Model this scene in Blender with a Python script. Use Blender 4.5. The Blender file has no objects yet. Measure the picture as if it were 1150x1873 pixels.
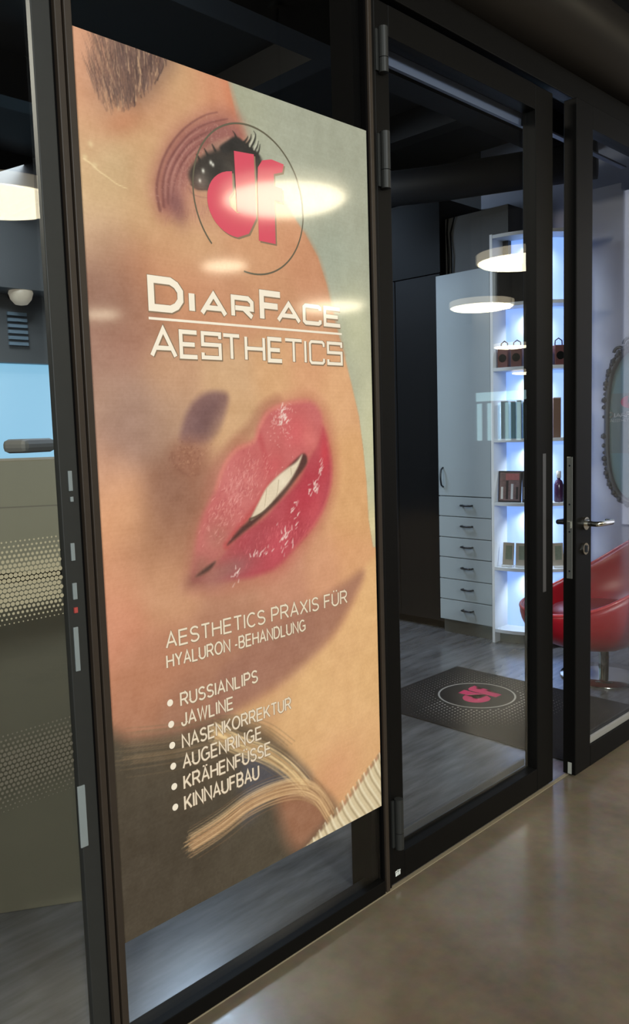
import bpy, bmesh, math, random
import numpy as np
from mathutils import Vector, Matrix
random.seed(7); rng = np.random.default_rng(7)
S = bpy.context.scene
COL = S.collection
PI = math.pi

# ---------------------------------------------------------------- camera
cam_d = bpy.data.cameras.new('camera'); cam = bpy.data.objects.new('camera', cam_d); COL.objects.link(cam)
cam_d.sensor_fit = 'VERTICAL'; cam_d.sensor_height = 36.0; cam_d.lens = 36.0*1480.0/1873.0
cam_d.clip_start = 0.05; cam_d.clip_end = 200
cam.matrix_world = Matrix([[0.7066975897818334, 0.09328688265083862, -0.7013387727210268, -1.8422721372946518], [-0.7068684775483666, 0.050702324234199125, -0.7055254990187841, -1.5862344754338673], [-0.03025676858162289, 0.9943474402051522, 0.10177276704727699, 1.46], [0, 0, 0, 1]])
S.camera = cam
# ---------------------------------------------------------------- world, exposure
S.view_settings.view_transform = 'Standard'; S.view_settings.look = 'None'
S.view_settings.exposure = 0.0; S.view_settings.gamma = 1.0; S.view_settings.use_curve_mapping = False
S.cycles.use_denoising = True
S.cycles.max_bounces = 10; S.cycles.transparent_max_bounces = 16
S.cycles.sample_clamp_indirect = 6.0
W = bpy.data.worlds.new('dim_hall'); S.world = W; W.use_nodes = True
W.node_tree.nodes['Background'].inputs[0].default_value = (0.02, 0.02, 0.022, 1)
W.node_tree.nodes['Background'].inputs[1].default_value = 0.5

def area(name, loc, target, size, power, color, shape='DISK'):
    l = bpy.data.lights.new(name, 'AREA'); l.shape = shape; l.size = size; l.energy = power; l.color = color
    o = bpy.data.objects.new(name, l); COL.objects.link(o); o.location = loc
    o.rotation_euler = (Vector(target)-Vector(loc)).to_track_quat('-Z', 'Y').to_euler()
    return o
# unseen fill lights added behind the viewer to brighten poster and floor
area('hall_fill_light', (-5.0, -5.0, 3.0), (-0.3, 0, 0.9), 0.7, 340, (0.88, 0.94, 0.93))
area('hall_fill_light', (-2.2, -8.0, 3.4), (0.0, 0, 0.6), 0.7, 285, (0.88, 0.94, 0.93))
area('hall_fill_light', (-0.5, -4.5, 4.5), (2.6, -1.6, 0.0), 0.8, 140, (0.92, 0.94, 0.90))
# unseen fill lights added inside the shop
area('shop_fill_light', (1.45, 3.0, 3.2), (1.9, 1.5, 0.3), 0.8, 62, (0.62, 0.78, 1.0), 'SQUARE')
area('shop_fill_light', (-1.9, 2.2, 3.2), (-0.9, 0.7, 0.9), 0.7, 60, (1.0, 0.93, 0.78), 'SQUARE')
area('shop_fill_light', (0.6, 4.0, 3.3), (1.2, 5.2, 2.0), 0.6, 30, (0.85, 0.95, 1.0), 'SQUARE')

# ---------------------------------------------------------------- helpers
def lin(c):
    c = [v/255.0 if max(c) > 1.0 else v for v in c]
    return tuple((v/12.92 if v <= 0.04045 else ((v+0.055)/1.055)**2.4) for v in c)
def mat(name, rgb, rough=0.5, metal=0.0, spec=0.5, emit=None, estr=0.0, noise=0.0, nscale=20.0, bump=0.0, coat=0.0, coat_r=0.05, aniso=None):
    m = bpy.data.materials.new(name); m.use_nodes = True
    nt = m.node_tree; b = nt.nodes['Principled BSDF']; c = lin(rgb)
    b.inputs['Base Color'].default_value = (*c, 1); b.inputs['Roughness'].default_value = rough
    b.inputs['Metallic'].default_value = metal; b.inputs['Specular IOR Level'].default_value = spec
    b.inputs['Coat Weight'].default_value = coat; b.inputs['Coat Roughness'].default_value = coat_r
    if emit is not None:
        b.inputs['Emission Color'].default_value = (*emit, 1); b.inputs['Emission Strength'].default_value = estr
    if noise or bump:
        t = nt.nodes.new('ShaderNodeTexCoord'); n = nt.nodes.new('ShaderNodeTexNoise'); n.inputs['Scale'].default_value = nscale; n.inputs['Detail'].default_value = 6
        mp = nt.nodes.new('ShaderNodeMapping'); nt.links.new(t.outputs['Object'], mp.inputs[0]); nt.links.new(mp.outputs[0], n.inputs['Vector'])
        if aniso: mp.inputs['Scale'].default_value = aniso
        if noise:
            r = nt.nodes.new('ShaderNodeMix'); r.data_type = 'RGBA'
            r.inputs['A'].default_value = (*[v*(1-noise) for v in c], 1); r.inputs['B'].default_value = (*[min(1, v*(1+noise)) for v in c], 1)
            nt.links.new(n.outputs['Fac'], r.inputs['Factor']); nt.links.new(r.outputs['Result'], b.inputs['Base Color'])
        if bump:
            bp = nt.nodes.new('ShaderNodeBump'); bp.inputs['Strength'].default_value = bump; bp.inputs['Distance'].default_value = 0.004
            nt.links.new(n.outputs['Fac'], bp.inputs['Height']); nt.links.new(bp.outputs[0], b.inputs['Normal'])
    return m
def glass_mat(name, tint):
    m = bpy.data.materials.new(name); m.use_nodes = True; nt = m.node_tree; nt.nodes.clear()
    o = nt.nodes.new('ShaderNodeOutputMaterial'); mix = nt.nodes.new('ShaderNodeMixShader')
    tr = nt.nodes.new('ShaderNodeBsdfTransparent'); tr.inputs[0].default_value = (*tint, 1)
    gl = nt.nodes.new('ShaderNodeBsdfGlossy'); gl.inputs['Roughness'].default_value = 0.0
    g = nt.nodes.new('ShaderNodeNewGeometry'); d = nt.nodes.new('ShaderNodeVectorMath'); d.operation = 'DOT_PRODUCT'
    nt.links.new(g.outputs['Incoming'], d.inputs[0]); nt.links.new(g.outputs['Normal'], d.inputs[1])
    def mth(op, a, b=None):
        n = nt.nodes.new('ShaderNodeMath'); n.operation = op
        for i, v in enumerate((a, b)):
            if v is None: continue
            if isinstance(v, (int, float)): n.inputs[i].default_value = v
            else: nt.links.new(v, n.inputs[i])
        return n.outputs[0]
    c = mth('ABSOLUTE', d.outputs['Value']); k = mth('SUBTRACT', 1.0, c); p = mth('POWER', k, 5.0)
    f = mth('ADD', mth('MULTIPLY', p, 0.95), 0.045)          # Fresnel of the two faces of a pane
    nt.links.new(f, mix.inputs[0]); nt.links.new(tr.outputs[0], mix.inputs[1]); nt.links.new(gl.outputs[0], mix.inputs[2]); nt.links.new(mix.outputs[0], o.inputs[0])
    return m
def emis(name, rgb, s): return mat(name, (0.6, 0.6, 0.6), emit=rgb, estr=s)

def add_box(bm, x0, x1, y0, y1, z0, z1, M=None):
    vs = [bm.verts.new(v) for v in ((x0,y0,z0),(x1,y0,z0),(x1,y1,z0),(x0,y1,z0),(x0,y0,z1),(x1,y0,z1),(x1,y1,z1),(x0,y1,z1))]
    for f in ((3,2,1,0),(4,5,6,7),(0,1,5,4),(1,2,6,5),(2,3,7,6),(3,0,4,7)): bm.faces.new([vs[i] for i in f])
    if M is not None: bmesh.ops.transform(bm, matrix=M, verts=vs)
    return vs
def add_tube(bm, pts, r, n=12, closed=False, cap=True):
    pts = [Vector(p) for p in pts]; N = len(pts); rings = []
    rr = r if isinstance(r, (list, tuple)) else [r]*N
    up = None
    for i, p in enumerate(pts):
        a = pts[(i-1) % N] if closed or i > 0 else p; b = pts[(i+1) % N] if closed or i < N-1 else p
        t = (b-a).normalized()
        if up is None: up = Vector((0,0,1)) if abs(t.z) < .9 else Vector((1,0,0))
        s = t.cross(up).normalized(); up = s.cross(t).normalized()
        rings.append([bm.verts.new(p+(s*math.cos(2*PI*k/n)+up*math.sin(2*PI*k/n))*rr[i]) for k in range(n)])
    for i in range(N if closed else N-1):
        A, B = rings[i], rings[(i+1) % N]
        for k in range(n): bm.faces.new((A[k], A[(k+1) % n], B[(k+1) % n], B[k]))
    if cap and not closed:
        bm.faces.new(rings[0][::-1]); bm.faces.new(rings[-1])
def add_lathe(bm, prof, n=32, c=(0,0,0)):
    rings = []
    for r, z in prof:
        rings.append([bm.verts.new((c[0]+r*math.cos(2*PI*k/n), c[1]+r*math.sin(2*PI*k/n), c[2]+z)) for k in range(n)] if r > 1e-6 else [bm.verts.new((c[0], c[1], c[2]+z))])
    for A, B in zip(rings, rings[1:]):
        for k in range(n):
            q = [A[k % len(A)], A[(k+1) % len(A)], B[(k+1) % len(B)], B[k % len(B)]]; u = []
            for v in q:
                if v not in u: u.append(v)
            if len(u) > 2: bm.faces.new(u)
def add_prism(bm, poly, z0, z1):
    a = [bm.verts.new((x, y, z0)) for x, y in poly]; b = [bm.verts.new((x, y, z1)) for x, y in poly]
    bm.faces.new(a[::-1]); bm.faces.new(b)
    for i in range(len(poly)): j = (i+1) % len(poly); bm.faces.new((a[i], a[j], b[j], b[i]))
def obj(name, bm, m, parent=None, smooth=False, bevel=0.0, loc=None, flat=False):
    if not flat: bmesh.ops.recalc_face_normals(bm, faces=bm.faces)
    me = bpy.data.meshes.new(name); bm.to_mesh(me); bm.free(); me.materials.append(m)
    if smooth: me.polygons.foreach_set('use_smooth', [True]*len(me.polygons))
    o = bpy.data.objects.new(name, me); COL.objects.link(o)
    if parent is not None: o.parent = parent
    if loc is not None: o.location = loc
    if bevel:
        b = o.modifiers.new('bevel', 'BEVEL'); b.width = bevel; b.segments = 2; b.limit_method = 'ANGLE'
    return o
def box(name, m, parent, x0, x1, y0, y1, z0, z1, bevel=0.0, M=None):
    bm = bmesh.new(); add_box(bm, x0, x1, y0, y1, z0, z1, M); return obj(name, bm, m, parent, bevel=bevel)
def thing(name, label, cat, loc=(0,0,0), rz=0.0, group=None):
    o = bpy.data.objects.new(name, None); o.empty_display_size = 0.1; COL.objects.link(o); o.location = loc; o.rotation_euler = (0,0,rz)
    o['label'] = label; o['category'] = cat
    if group: o['group'] = group
    return o
def tag(o, label, cat, group=None):
    o['label'] = label; o['category'] = cat
    if group: o['group'] = group
    return o
def struct(o): o['kind'] = 'structure'; return o
def empty_struct(name, loc=(0,0,0)):
    o = bpy.data.objects.new(name, None); o.empty_display_size = 0.1; COL.objects.link(o); o.location = loc; return struct(o)

# ---------------------------------------------------------------- materials
M_black = mat('black_powder_coat', (9, 8, 7), 0.5, spec=0.1, noise=0.15, nscale=60)
M_brown = mat('bronze_black_profile', (46, 38, 31), 0.45, spec=0.25, noise=0.12, nscale=40)
M_dark = mat('dark_grey_metal', (36, 36, 34), 0.5, spec=0.25, noise=0.1, nscale=30)
M_gasket = mat('black_gasket', (6, 5, 5), 0.8, spec=0.04)
M_glass = glass_mat('clear_glass', (0.93, 0.95, 0.95))
M_steel = mat('brushed_steel', (190, 190, 182), 0.3, metal=0.9, noise=0.12, nscale=60, aniso=(1,1,8))
M_chrome = mat('chrome', (225, 222, 212), 0.12, metal=1.0)
M_white = mat('white_laminate', (162, 171, 178), 0.4, noise=0.03, nscale=8)
M_whiteedge = mat('white_edge', (232, 234, 238), 0.35)
M_plinth = mat('dark_plinth', (70, 70, 66), 0.5)
M_pull = mat('dark_pull', (55, 58, 64), 0.3, metal=0.7)
M_duct = mat('black_painted_duct', (24, 20, 16), 0.45, spec=0.3, noise=0.2, nscale=6)

# ---------------------------------------------------------------- setting: floors
def concrete():
    m = mat('polished_brown_concrete', (112, 102, 90), 0.24, spec=0.5)
    nt = m.node_tree; b = nt.nodes['Principled BSDF']; t = nt.nodes.new('ShaderNodeTexCoord')
    n1 = nt.nodes.new('ShaderNodeTexNoise'); n1.inputs['Scale'].default_value = 2.2; n1.inputs['Detail'].default_value = 8; n1.inputs['Roughness'].default_value = 0.62
    n2 = nt.nodes.new('ShaderNodeTexNoise'); n2.inputs['Scale'].default_value = 26; n2.inputs['Detail'].default_value = 6
    n3 = nt.nodes.new('ShaderNodeTexVoronoi'); n3.feature = 'DISTANCE_TO_EDGE'; n3.inputs['Scale'].default_value = 9
    for n in (n1, n2, n3): nt.links.new(t.outputs['Object'], n.inputs['Vector'])
    r = nt.nodes.new('ShaderNodeValToRGB'); r.color_ramp.elements[0].position = 0.3; r.color_ramp.elements[1].position = 0.72
    r.color_ramp.elements[0].color = (*lin((88, 76, 60)), 1); r.color_ramp.elements[1].color = (*lin((116, 101, 81)), 1)
    nt.links.new(n1.outputs['Fac'], r.inputs[0])
    mx = nt.nodes.new('ShaderNodeMix'); mx.data_type = 'RGBA'; mx.blend_type = 'OVERLAY'; mx.inputs['Factor'].default_value = 0.22
    nt.links.new(r.outputs[0], mx.inputs['A']); nt.links.new(n2.outputs['Color'], mx.inputs['B'])
    hs = nt.nodes.new('ShaderNodeHueSaturation'); hs.inputs['Saturation'].default_value = 0.85; nt.links.new(mx.outputs['Result'], hs.inputs['Color']); nt.links.new(hs.outputs[0], b.inputs['Base Color'])
    rr = nt.nodes.new('ShaderNodeMapRange'); rr.inputs['To Min'].default_value = 0.12; rr.inputs['To Max'].default_value = 0.30
    nt.links.new(n2.outputs['Fac'], rr.inputs['Value']); nt.links.new(rr.outputs[0], b.inputs['Roughness'])
    bp = nt.nodes.new('ShaderNodeBump'); bp.inputs['Strength'].default_value = 0.08; bp.inputs['Distance'].default_value = 0.01
    nt.links.new(n1.outputs['Fac'], bp.inputs['Height']); nt.links.new(bp.outputs[0], b.inputs['Normal'])
    return m
def vinyl():
    m = mat('grey_wood_grain_vinyl', (92, 92, 94), 0.2, spec=0.6)
    nt = m.node_tree; b = nt.nodes['Principled BSDF']; t = nt.nodes.new('ShaderNodeTexCoord')
    mp = nt.nodes.new('ShaderNodeMapping'); mp.inputs['Scale'].default_value = (1.2, 7.0, 1); nt.links.new(t.outputs['Object'], mp.inputs[0])
    n1 = nt.nodes.new('ShaderNodeTexNoise'); n1.inputs['Scale'].default_value = 2.4; n1.inputs['Detail'].default_value = 9; n1.inputs['Roughness'].default_value = 0.6
    nt.links.new(mp.outputs[0], n1.inputs['Vector'])
    r = nt.nodes.new('ShaderNodeValToRGB'); r.color_ramp.elements[0].position = 0.32; r.color_ramp.elements[1].position = 0.7
    r.color_ramp.elements[0].color = (*lin((78, 77, 79)), 1); r.color_ramp.elements[1].color = (*lin((116, 115, 119)), 1)
    nt.links.new(n1.outputs['Fac'], r.inputs[0]); nt.links.new(r.outputs[0], b.inputs['Base Color'])
    return m
M_conc = concrete(); M_vinyl = vinyl()
struct(box('floor', M_conc, None, -10, 20, -16, 0.0, -0.1, 0.0))
struct(box('floor', M_vinyl, None, -2.7, 3.4, 0.0, 5.2, -0.1, 0.0))
# ceilings and walls
M_ceil = mat('black_ceiling', (12, 11, 14), 0.7, noise=0.2, nscale=3)
M_dwall = mat('charcoal_wall', (58, 57, 58), 0.6, noise=0.08, nscale=4)
M_hall = mat('hall_grey_wall', (92, 86, 80), 0.7, noise=0.12, nscale=2)
struct(box('ceiling', M_ceil, None, -10, 20, -16, 0.0, 4.6, 4.7))
struct(box('ceiling', M_ceil, None, -2.7, 3.4, 0.0, 5.3, 3.4, 3.5))
struct(box('wall_opposite', M_hall, None, -10, 20, -16.1, -16, 0, 4.6))
struct(box('wall_left', M_hall, None, -10.1, -10, -16, 0, 0, 4.6))
struct(box('wall_front', M_black, None, -10, -2.25, 0.0, 0.12, 0, 4.6))
struct(box('wall_front', M_black, None, 2.22, 9.0, 0.0, 0.05, 0, 4.6))
struct(box('wall_front', M_black, None, -2.25, 2.22, 0.02, 0.12, 2.76, 4.6))
M_mwall = mat('mid_grey_wall', (118, 120, 122), 0.6, noise=0.05, nscale=3)
struct(box('wall_side', M_dwall, None, 3.3, 3.4, 1.79, 5.2, 0, 3.4))
M_lav = mat('pale_lavender_wall', (190, 190, 204), 0.5, noise=0.04, nscale=3)
struct(box('wall_side', M_lav, None, 3.3, 3.4, 0.12, 1.79, 0, 3.4))
struct(box('wall_left', M_dwall, None, -2.8, -2.7, 0.12, 5.2, 0, 3.4))

# back wall with its lit window (blue frosted daylight) and a slatted vent
bw = empty_struct('wall_back')
for (x0, x1, z0, z1, m) in ((-2.7, 0.6, 0, 3.4, M_mwall), (2.2, 3.4, 0, 3.4, M_dwall), (0.6, 2.2, 0, 0.75, M_mwall), (0.6, 2.2, 2.12, 3.4, M_mwall)):
    struct(box('panel', m, bw, x0, x1, 5.2, 5.3, z0, z1))
w3 = empty_struct('window_3')
M_blue = emis('frosted_blue_daylight', (0.25, 0.56, 0.80), 1.0)
box('pane', M_blue, w3, 0.6, 2.2, 5.24, 5.26, 0.75, 2.12)
for x in (0.585, 2.185): box('frame', M_dark, w3, x, x+0.03, 5.17, 5.24, 0.75, 2.12)
box('frame', M_mwall, w3, 0.585, 2.215, 5.14, 5.24, 2.10, 2.16); box('frame', M_dark, w3, 0.585, 2.215, 5.15, 5.24, 0.72, 0.76)
struct(box('trim_5', M_mwall, None, -2.7, 2.2, 4.9, 5.19, 2.68, 3.4))
vent = thing('wall_vent', 'small pale slatted vent high on the back wall above the blue window', 'vent', (1.28, 5.18, 2.25))
M_slat = mat('pale_blue_slat', (150, 172, 190), 0.4)
for k in range(6): box('slat', M_slat, vent, 0, 0.17, -0.02, 0.0, 0.05*k, 0.05*k+0.028)
globe_bm = bmesh.new(); add_lathe(globe_bm, [(0, -0.1), (0.05, -0.09), (0.085, -0.05), (0.1, 0), (0.085, 0.05), (0.05, 0.09), (0.02, 0.1), (0, 0.1)], 24)
gl = thing('wall_globe', 'beige globe lamp on the back wall above the slatted vent', 'lamp', (1.33, 5.0, 2.66))
obj('globe', globe_bm, mat('beige_globe', (205, 192, 170), 0.4, emit=(0.8, 0.7, 0.55), estr=0.25), gl, smooth=True)
b = bmesh.new(); add_tube(b, [(0, 0.05, 0), (0, 0.2, 0)], 0.02); obj('bracket', b, M_dark, gl)

# ---------------------------------------------------------------- setting: facade
facade_t = 0.06
# window_1: the fixed pane that carries the poster
w1 = empty_struct('window_1')
box('pane', M_glass, w1, -0.936, -0.010, 0.002, 0.010, 0.02, 2.72)
box('mullion', M_brown, w1, -0.9745, -0.9585, -0.014, 0.05, 0, 2.76, 0.002)
box('mullion', M_brown, w1, -0.9535, -0.936, -0.014, 0.05, 0, 2.76, 0.002)
box('gasket', M_gasket, w1, -0.9585, -0.9535, -0.002, 0.05, 0, 2.76)
box('gasket', M_gasket, w1, -0.9800, -0.9745, -0.002, 0.05, 0, 2.76)
box('bottom_rail', M_black, w1, -0.936, -0.012, -0.012, 0.05, 0, 0.045, 0.002)
box('top_rail', M_black, w1, -0.936, -0.012, -0.012, 0.05, 2.70, 2.76, 0.002)
# post between poster pane and door
box('gasket', M_gasket, w1, -0.014, -0.006, -0.004, 0.05, 0, 2.76)
box('post', M_brown, w1, -0.006, 0.010, -0.012, 0.06, 0, 2.76, 0.002)
box('post', M_black, w1, 0.010, 0.026, -0.006, 0.06, 0, 2.76, 0.002)
box('inner_post', M_gasket, w1, -0.045, -0.016, 0.014, 0.10, 0, 2.76, 0.002)
# window_2: pane left of the mullion
w2 = empty_struct('window_2')
box('pane', M_glass, w2, -2.2, -1.02, 0.002, 0.010, 0.02, 2.72)
box('post', M_dark, w2, -1.022, -0.980, -0.006, 0.014, 0, 2.76, 0.002)
box('post', M_black, w2, -2.25, -2.2, -0.006, 0.08, 0, 2.76, 0.002)
box('bottom_rail', M_black, w2, -2.2, -1.022, -0.012, 0.05, 0, 0.045, 0.002)
box('top_rail', M_black, w2, -2.2, -1.022, -0.012, 0.05, 2.70, 2.76, 0.002)
M_lightmark = mat('pale_light_mark', (112, 118, 118), 0.4, noise=0.05, nscale=40)
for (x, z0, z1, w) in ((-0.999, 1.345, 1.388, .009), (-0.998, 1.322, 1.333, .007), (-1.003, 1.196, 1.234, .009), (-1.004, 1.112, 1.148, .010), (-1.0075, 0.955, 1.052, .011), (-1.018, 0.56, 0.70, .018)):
    box('light_mark', M_lightmark, w2, x-w/2, x+w/2, -0.009, -0.005, z0, z1, 0.001)  # pale plates paint reflected light and bright gaps onto the post
box('indicator', mat('red_indicator', (150, 60, 55), 0.4), w2, -1.009, -1.001, -0.010, -0.005, 1.083, 1.095)
# dot screen films on that pane (hundreds of dots: one joined part per film)
def dot_film(z0, z1, peak, rmax, m):
    b = bmesh.new(); p = 0.0098; nz = int((z1-z0)/p)
    for j in range(nz):
        z = z0+j*p; g = 1-abs((z-peak)/((z1-peak) if z > peak else (peak-z0))); r = rmax*(0.30+0.70*min(1, max(0, g)*1.5))
        for i in range(52):
            x = -1.030-i*p-(p/2 if j % 2 else 0)
            vs = [b.verts.new((x+r*math.cos(2*PI*k/8), 0.0, z+r*math.sin(2*PI*k/8))) for k in range(8)]; b.faces.new(vs)
            b.faces.ensure_lookup_table()
    o = obj('dot_film', b, m, w2, loc=(0, 0.0012, 0)); o['kind'] = 'stuff'; return o
dot_film(1.085, 1.262, 1.15, 0.0049, mat('cream_dot_print', (140, 131, 106), 0.6))
dot_film(0.70, 0.868, 0.79, 0.0042, mat('dark_dot_print', (78, 72, 60), 0.6))  # second band with smaller, darker dots

# header: black box over the doors, half-round duct above, pale sealant joint at the sill, inner header strip
struct(box('trim_1', M_black, None, -2.25, 2.22, -0.02, 0.02, 2.69, 2.80, 0.003))
b = bmesh.new(); prof = []
for k in range(13):
    a = -PI*0.5+PI*k/12; prof.append((-0.02-0.15*math.cos(a), 2.93+0.15*math.sin(a)))
rings = [[b.verts.new((x, y, z)) for y, z in prof+[(0.02, 3.08), (0.02, 2.78)]] for x in (-6, 12)]
n = len(rings[0])
for k in range(n): b.faces.new((rings[0][k], rings[0][(k+1) % n], rings[1][(k+1) % n], rings[1][k]))
b.faces.new(rings[0][::-1]); b.faces.new(rings[1])
struct(obj('trim_2', b, M_duct, None, smooth=True))
struct(box('trim_4', M_duct, None, -6, 12, -0.05, 0.02, 3.085, 3.11, 0.003))
struct(box('trim_3', mat('pale_sealant', (126, 114, 92), 0.6, noise=0.15, nscale=50), None, -2.25, 2.22, -0.014, 0.0, -0.01, 0.003))
M_strip = mat('pale_strip', (104, 110, 132), 0.5)
struct(box('trim_6', M_strip, None, 0.03, 1.14, 0.072, 0.085, 2.562, 2.606))
struct(box('trim_7', M_strip, None, 0.9, 2.22, 0.236, 0.262, 2.70, 2.708))
hk = thing('hanging_wire', 'pair of short black wires ending in steel clips in front of the dark duct', 'wire', (0.86, -0.16, 2.98))
for dx, dz in ((0, 0), (0.022, -0.012)):
    b = bmesh.new(); add_tube(b, [(dx, -0.03, dz+0.02), (dx, -0.03, 0.10), (dx, 0.15, 0.12)], 0.003, 8); w = obj('wire', b, M_gasket, hk)
    b = bmesh.new(); add_tube(b, [(dx, -0.03, dz), (dx, -0.03, dz+0.022)], 0.004, 8); obj('clip', b, M_steel, w)

# doors
def leaf(name, x0, x1, y0, stile_l, stile_r, loc=(0,0,0), rz=0.0):
    d = empty_struct(name, loc); d.rotation_euler = (0, 0, rz); y1 = y0+0.055
    box('stile', M_black, d, x0, x0+stile_l, y0, y1, 0.008, 2.68, 0.003)
    box('stile', M_black, d, x1-stile_r, x1, y0, y1, 0.008, 2.68, 0.003)
    box('bottom_rail', M_black, d, x0+stile_l, x1-stile_r, y0, y1, 0.008, 0.098, 0.002)
    box('top_rail', M_black, d, x0+stile_l, x1-stile_r, y0, y1, 2.592, 2.68, 0.002)
    box('pane', M_glass, d, x0+stile_l-0.01, x1-stile_r+0.01, y0+0.022, y0+0.030, 0.09, 2.60)
    return d
d1 = leaf('door_1', 0.028, 1.052, -0.004, 0.065, 0.125)
M_bead = mat('grey_glazing_bead', (74, 72, 74), 0.4)
box('glazing_bead', M_bead, d1, 0.093, 0.927, 0.052, 0.064, 0.098, 0.125, 0.002)
for z0, z1 in ((2.475, 2.60), (2.153, 2.312), (0.128, 0.292)):
    b = bmesh.new(); h = z1-z0
    add_tube(b, [(0.052, -0.018, z0), (0.052, -0.018, z0+h*0.33-0.002)], 0.0145, 16); add_tube(b, [(0.052, -0.018, z0+h*0.33), (0.052, -0.018, z1)], 0.0145, 16)
    hg = obj('hinge', b, M_dark, d1, smooth=False)
    box('hinge_leaf', M_dark, hg, 0.030, 0.064, -0.010, -0.003, z0+0.005, z1-0.005, 0.001)
# faint strike plate on the left leaf, small white maker's mark near its foot
box('strike_plate', mat('dark_strike_plate', (62, 60, 60), 0.35), d1, 0.972, 0.996, -0.0055, -0.0035, 0.80, 1.34, 0.001)
mk = bmesh.new()
for k, (dx, h) in enumerate(((0, 0.014), (0.008, 0.017), (0.017, 0.013))): add_box(mk, 0.046+dx, 0.052+dx, -0.0048, -0.0038, 0.030, 0.030+h); add_box(mk, 0.045+dx, 0.053+dx, -0.0048, -0.0038, 0.036+h*0.4, 0.040+h*0.5)
obj('white_mark', mk, mat('white_print', (215, 218, 212), 0.5), d1)
# right leaf stands a little proud of the facade
d2 = leaf('door_2', 1.150, 2.200, -0.050, 0.132, 0.10)
box('glazing_bead', mat('pale_glazing_bead', (128, 126, 122), 0.4), d2, 1.282, 2.10, -0.040, -0.028, 0.098, 0.126, 0.002)
b = bmesh.new(); add_box(b, 1.1475, 1.1502, -0.036, -0.012, 0.83, 1.32); lp = obj('lock_plate', b, M_steel, d2, bevel=0.001)
for z in (0.86, 1.02, 1.13, 1.285):
    b = bmesh.new(); add_tube(b, [(1.1480, -0.024, z), (1.1465, -0.024, z)], 0.004, 10); obj('screw', b, M_pull, lp)
box('latch_bolt', M_steel, d2, 1.138, 1.149, -0.031, -0.017, 1.035, 1.062)
box('foot_seal', mat('pale_seal', (150, 150, 142), 0.5), d2, 1.1475, 1.1502, -0.034, -0.018, 0.012, 0.06)
b = bmesh.new(); add_tube(b, [(1.222, -0.050, 1.048), (1.222, -0.060, 1.048)], 0.026, 24); add_tube(b, [(1.222, -0.060, 1.048), (1.222, -0.105, 1.048)], 0.011, 16)
hd = obj('handle', b, M_chrome, d2, smooth=False)
b = bmesh.new(); add_tube(b, [(1.215, -0.105, 1.048), (1.245, -0.108, 1.047), (1.345, -0.108, 1.044), (1.365, -0.100, 1.044), (1.372, -0.072, 1.045)], 0.0105, 16); obj('lever', b, M_chrome, hd, smooth=True)
b = bmesh.new(); add_tube(b, [(1.222, -0.050, 0.945), (1.222, -0.058, 0.945)], 0.024, 24); cy = obj('cylinder_rose', b, M_chrome, d2)
box('key_slot', M_pull, cy, 1.217, 1.227, -0.064, -0.057, 0.93, 0.96, 0.002)
b = bmesh.new(); add_tube(b, [(1.222, 0.004, 1.048), (1.222, 0.014, 1.048)], 0.026, 24); add_tube(b, [(1.222, 0.014, 1.048), (1.222, 0.062, 1.048)], 0.0105, 16)
add_tube(b, [(1.215, 0.062, 1.048), (1.34, 0.064, 1.046)], 0.0105, 16); obj('handle', b, M_pull, d2)
b = bmesh.new(); add_tube(b, [(1.222, 0.004, 0.945), (1.222, 0.014, 0.945)], 0.024, 24); obj('cylinder_rose', b, M_pull, d2)

# ---------------------------------------------------------------- poster: printed face, painted procedurally on a fine grid
PW, PH = 0.919, 2.016
NX, NY = 418, 915
uu = np.linspace(0, PW, NX); vv = np.linspace(0, PH, NY)
U, V = np.meshgrid(uu, vv); IMG = np.zeros((NY, NX, 3))
def smooth_poly(p, n=6, closed=True):
    p = np.array(p, float); N = len(p); out = []
    for i in range(N if closed else N-1):
        if closed: a, b_, c, d = p[i-1], p[i], p[(i+1) % N], p[(i+2) % N]
        else: a, b_, c, d = p[max(i-1, 0)], p[i], p[i+1], p[min(i+2, N-1)]
        for t in np.linspace(0, 1, n, endpoint=False):
            out.append(0.5*((2*b_)+(-a+c)*t+(2*a-5*b_+4*c-d)*t*t+(-a+3*b_-3*c+d)*t**3))
    if not closed: out.append(p[-1])
    return np.array(out)
def window(p, pad):
    x0, y0 = p.min(0)-pad; x1, y1 = p.max(0)+pad
    i0 = max(0, np.searchsorted(uu, x0)); i1 = min(NX, np.searchsorted(uu, x1)); j0 = max(0, np.searchsorted(vv, y0)); j1 = min(NY, np.searchsorted(vv, y1))
    return slice(j0, j1), slice(i0, i1)
def segdist(X, Y, a, b_):
    d = b_-a; L = max(d@d, 1e-12); t = np.clip(((X-a[0])*d[0]+(Y-a[1])*d[1])/L, 0, 1)
    return np.hypot(X-a[0]-t*d[0], Y-a[1]-t*d[1]), t
def poly_mask(p, f):
    p = np.array(p, float); sl = window(p, f); X, Y = U[sl], V[sl]
    if X.size == 0: return sl, X
    ins = np.zeros(X.shape, bool); D = np.full(X.shape, 9.0); N = len(p)
    for i in range(N):
        a, b_ = p[i], p[(i+1) % N]; D = np.minimum(D, segdist(X, Y, a, b_)[0])
        c = (a[1] > Y) != (b_[1] > Y)
        if a[1] != b_[1]: ins ^= c & (X < (b_[0]-a[0])*(Y-a[1])/(b_[1]-a[1])+a[0])
    m = np.clip(0.5+np.where(ins, D, -D)/max(f, 1e-6)*0.5, 0, 1)
    return sl, m*m*(3-2*m)
def put(sl, m, c):
    c = np.asarray(c, float); IMG[sl] = IMG[sl]*(1-m[..., None])+c*m[..., None]
def poly(p, c, a=1.0, f=0.004, smooth=True):
    if smooth: p = smooth_poly(p)
    sl, m = poly_mask(p, f)
    if m.size: put(sl, m*a, c)
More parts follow.
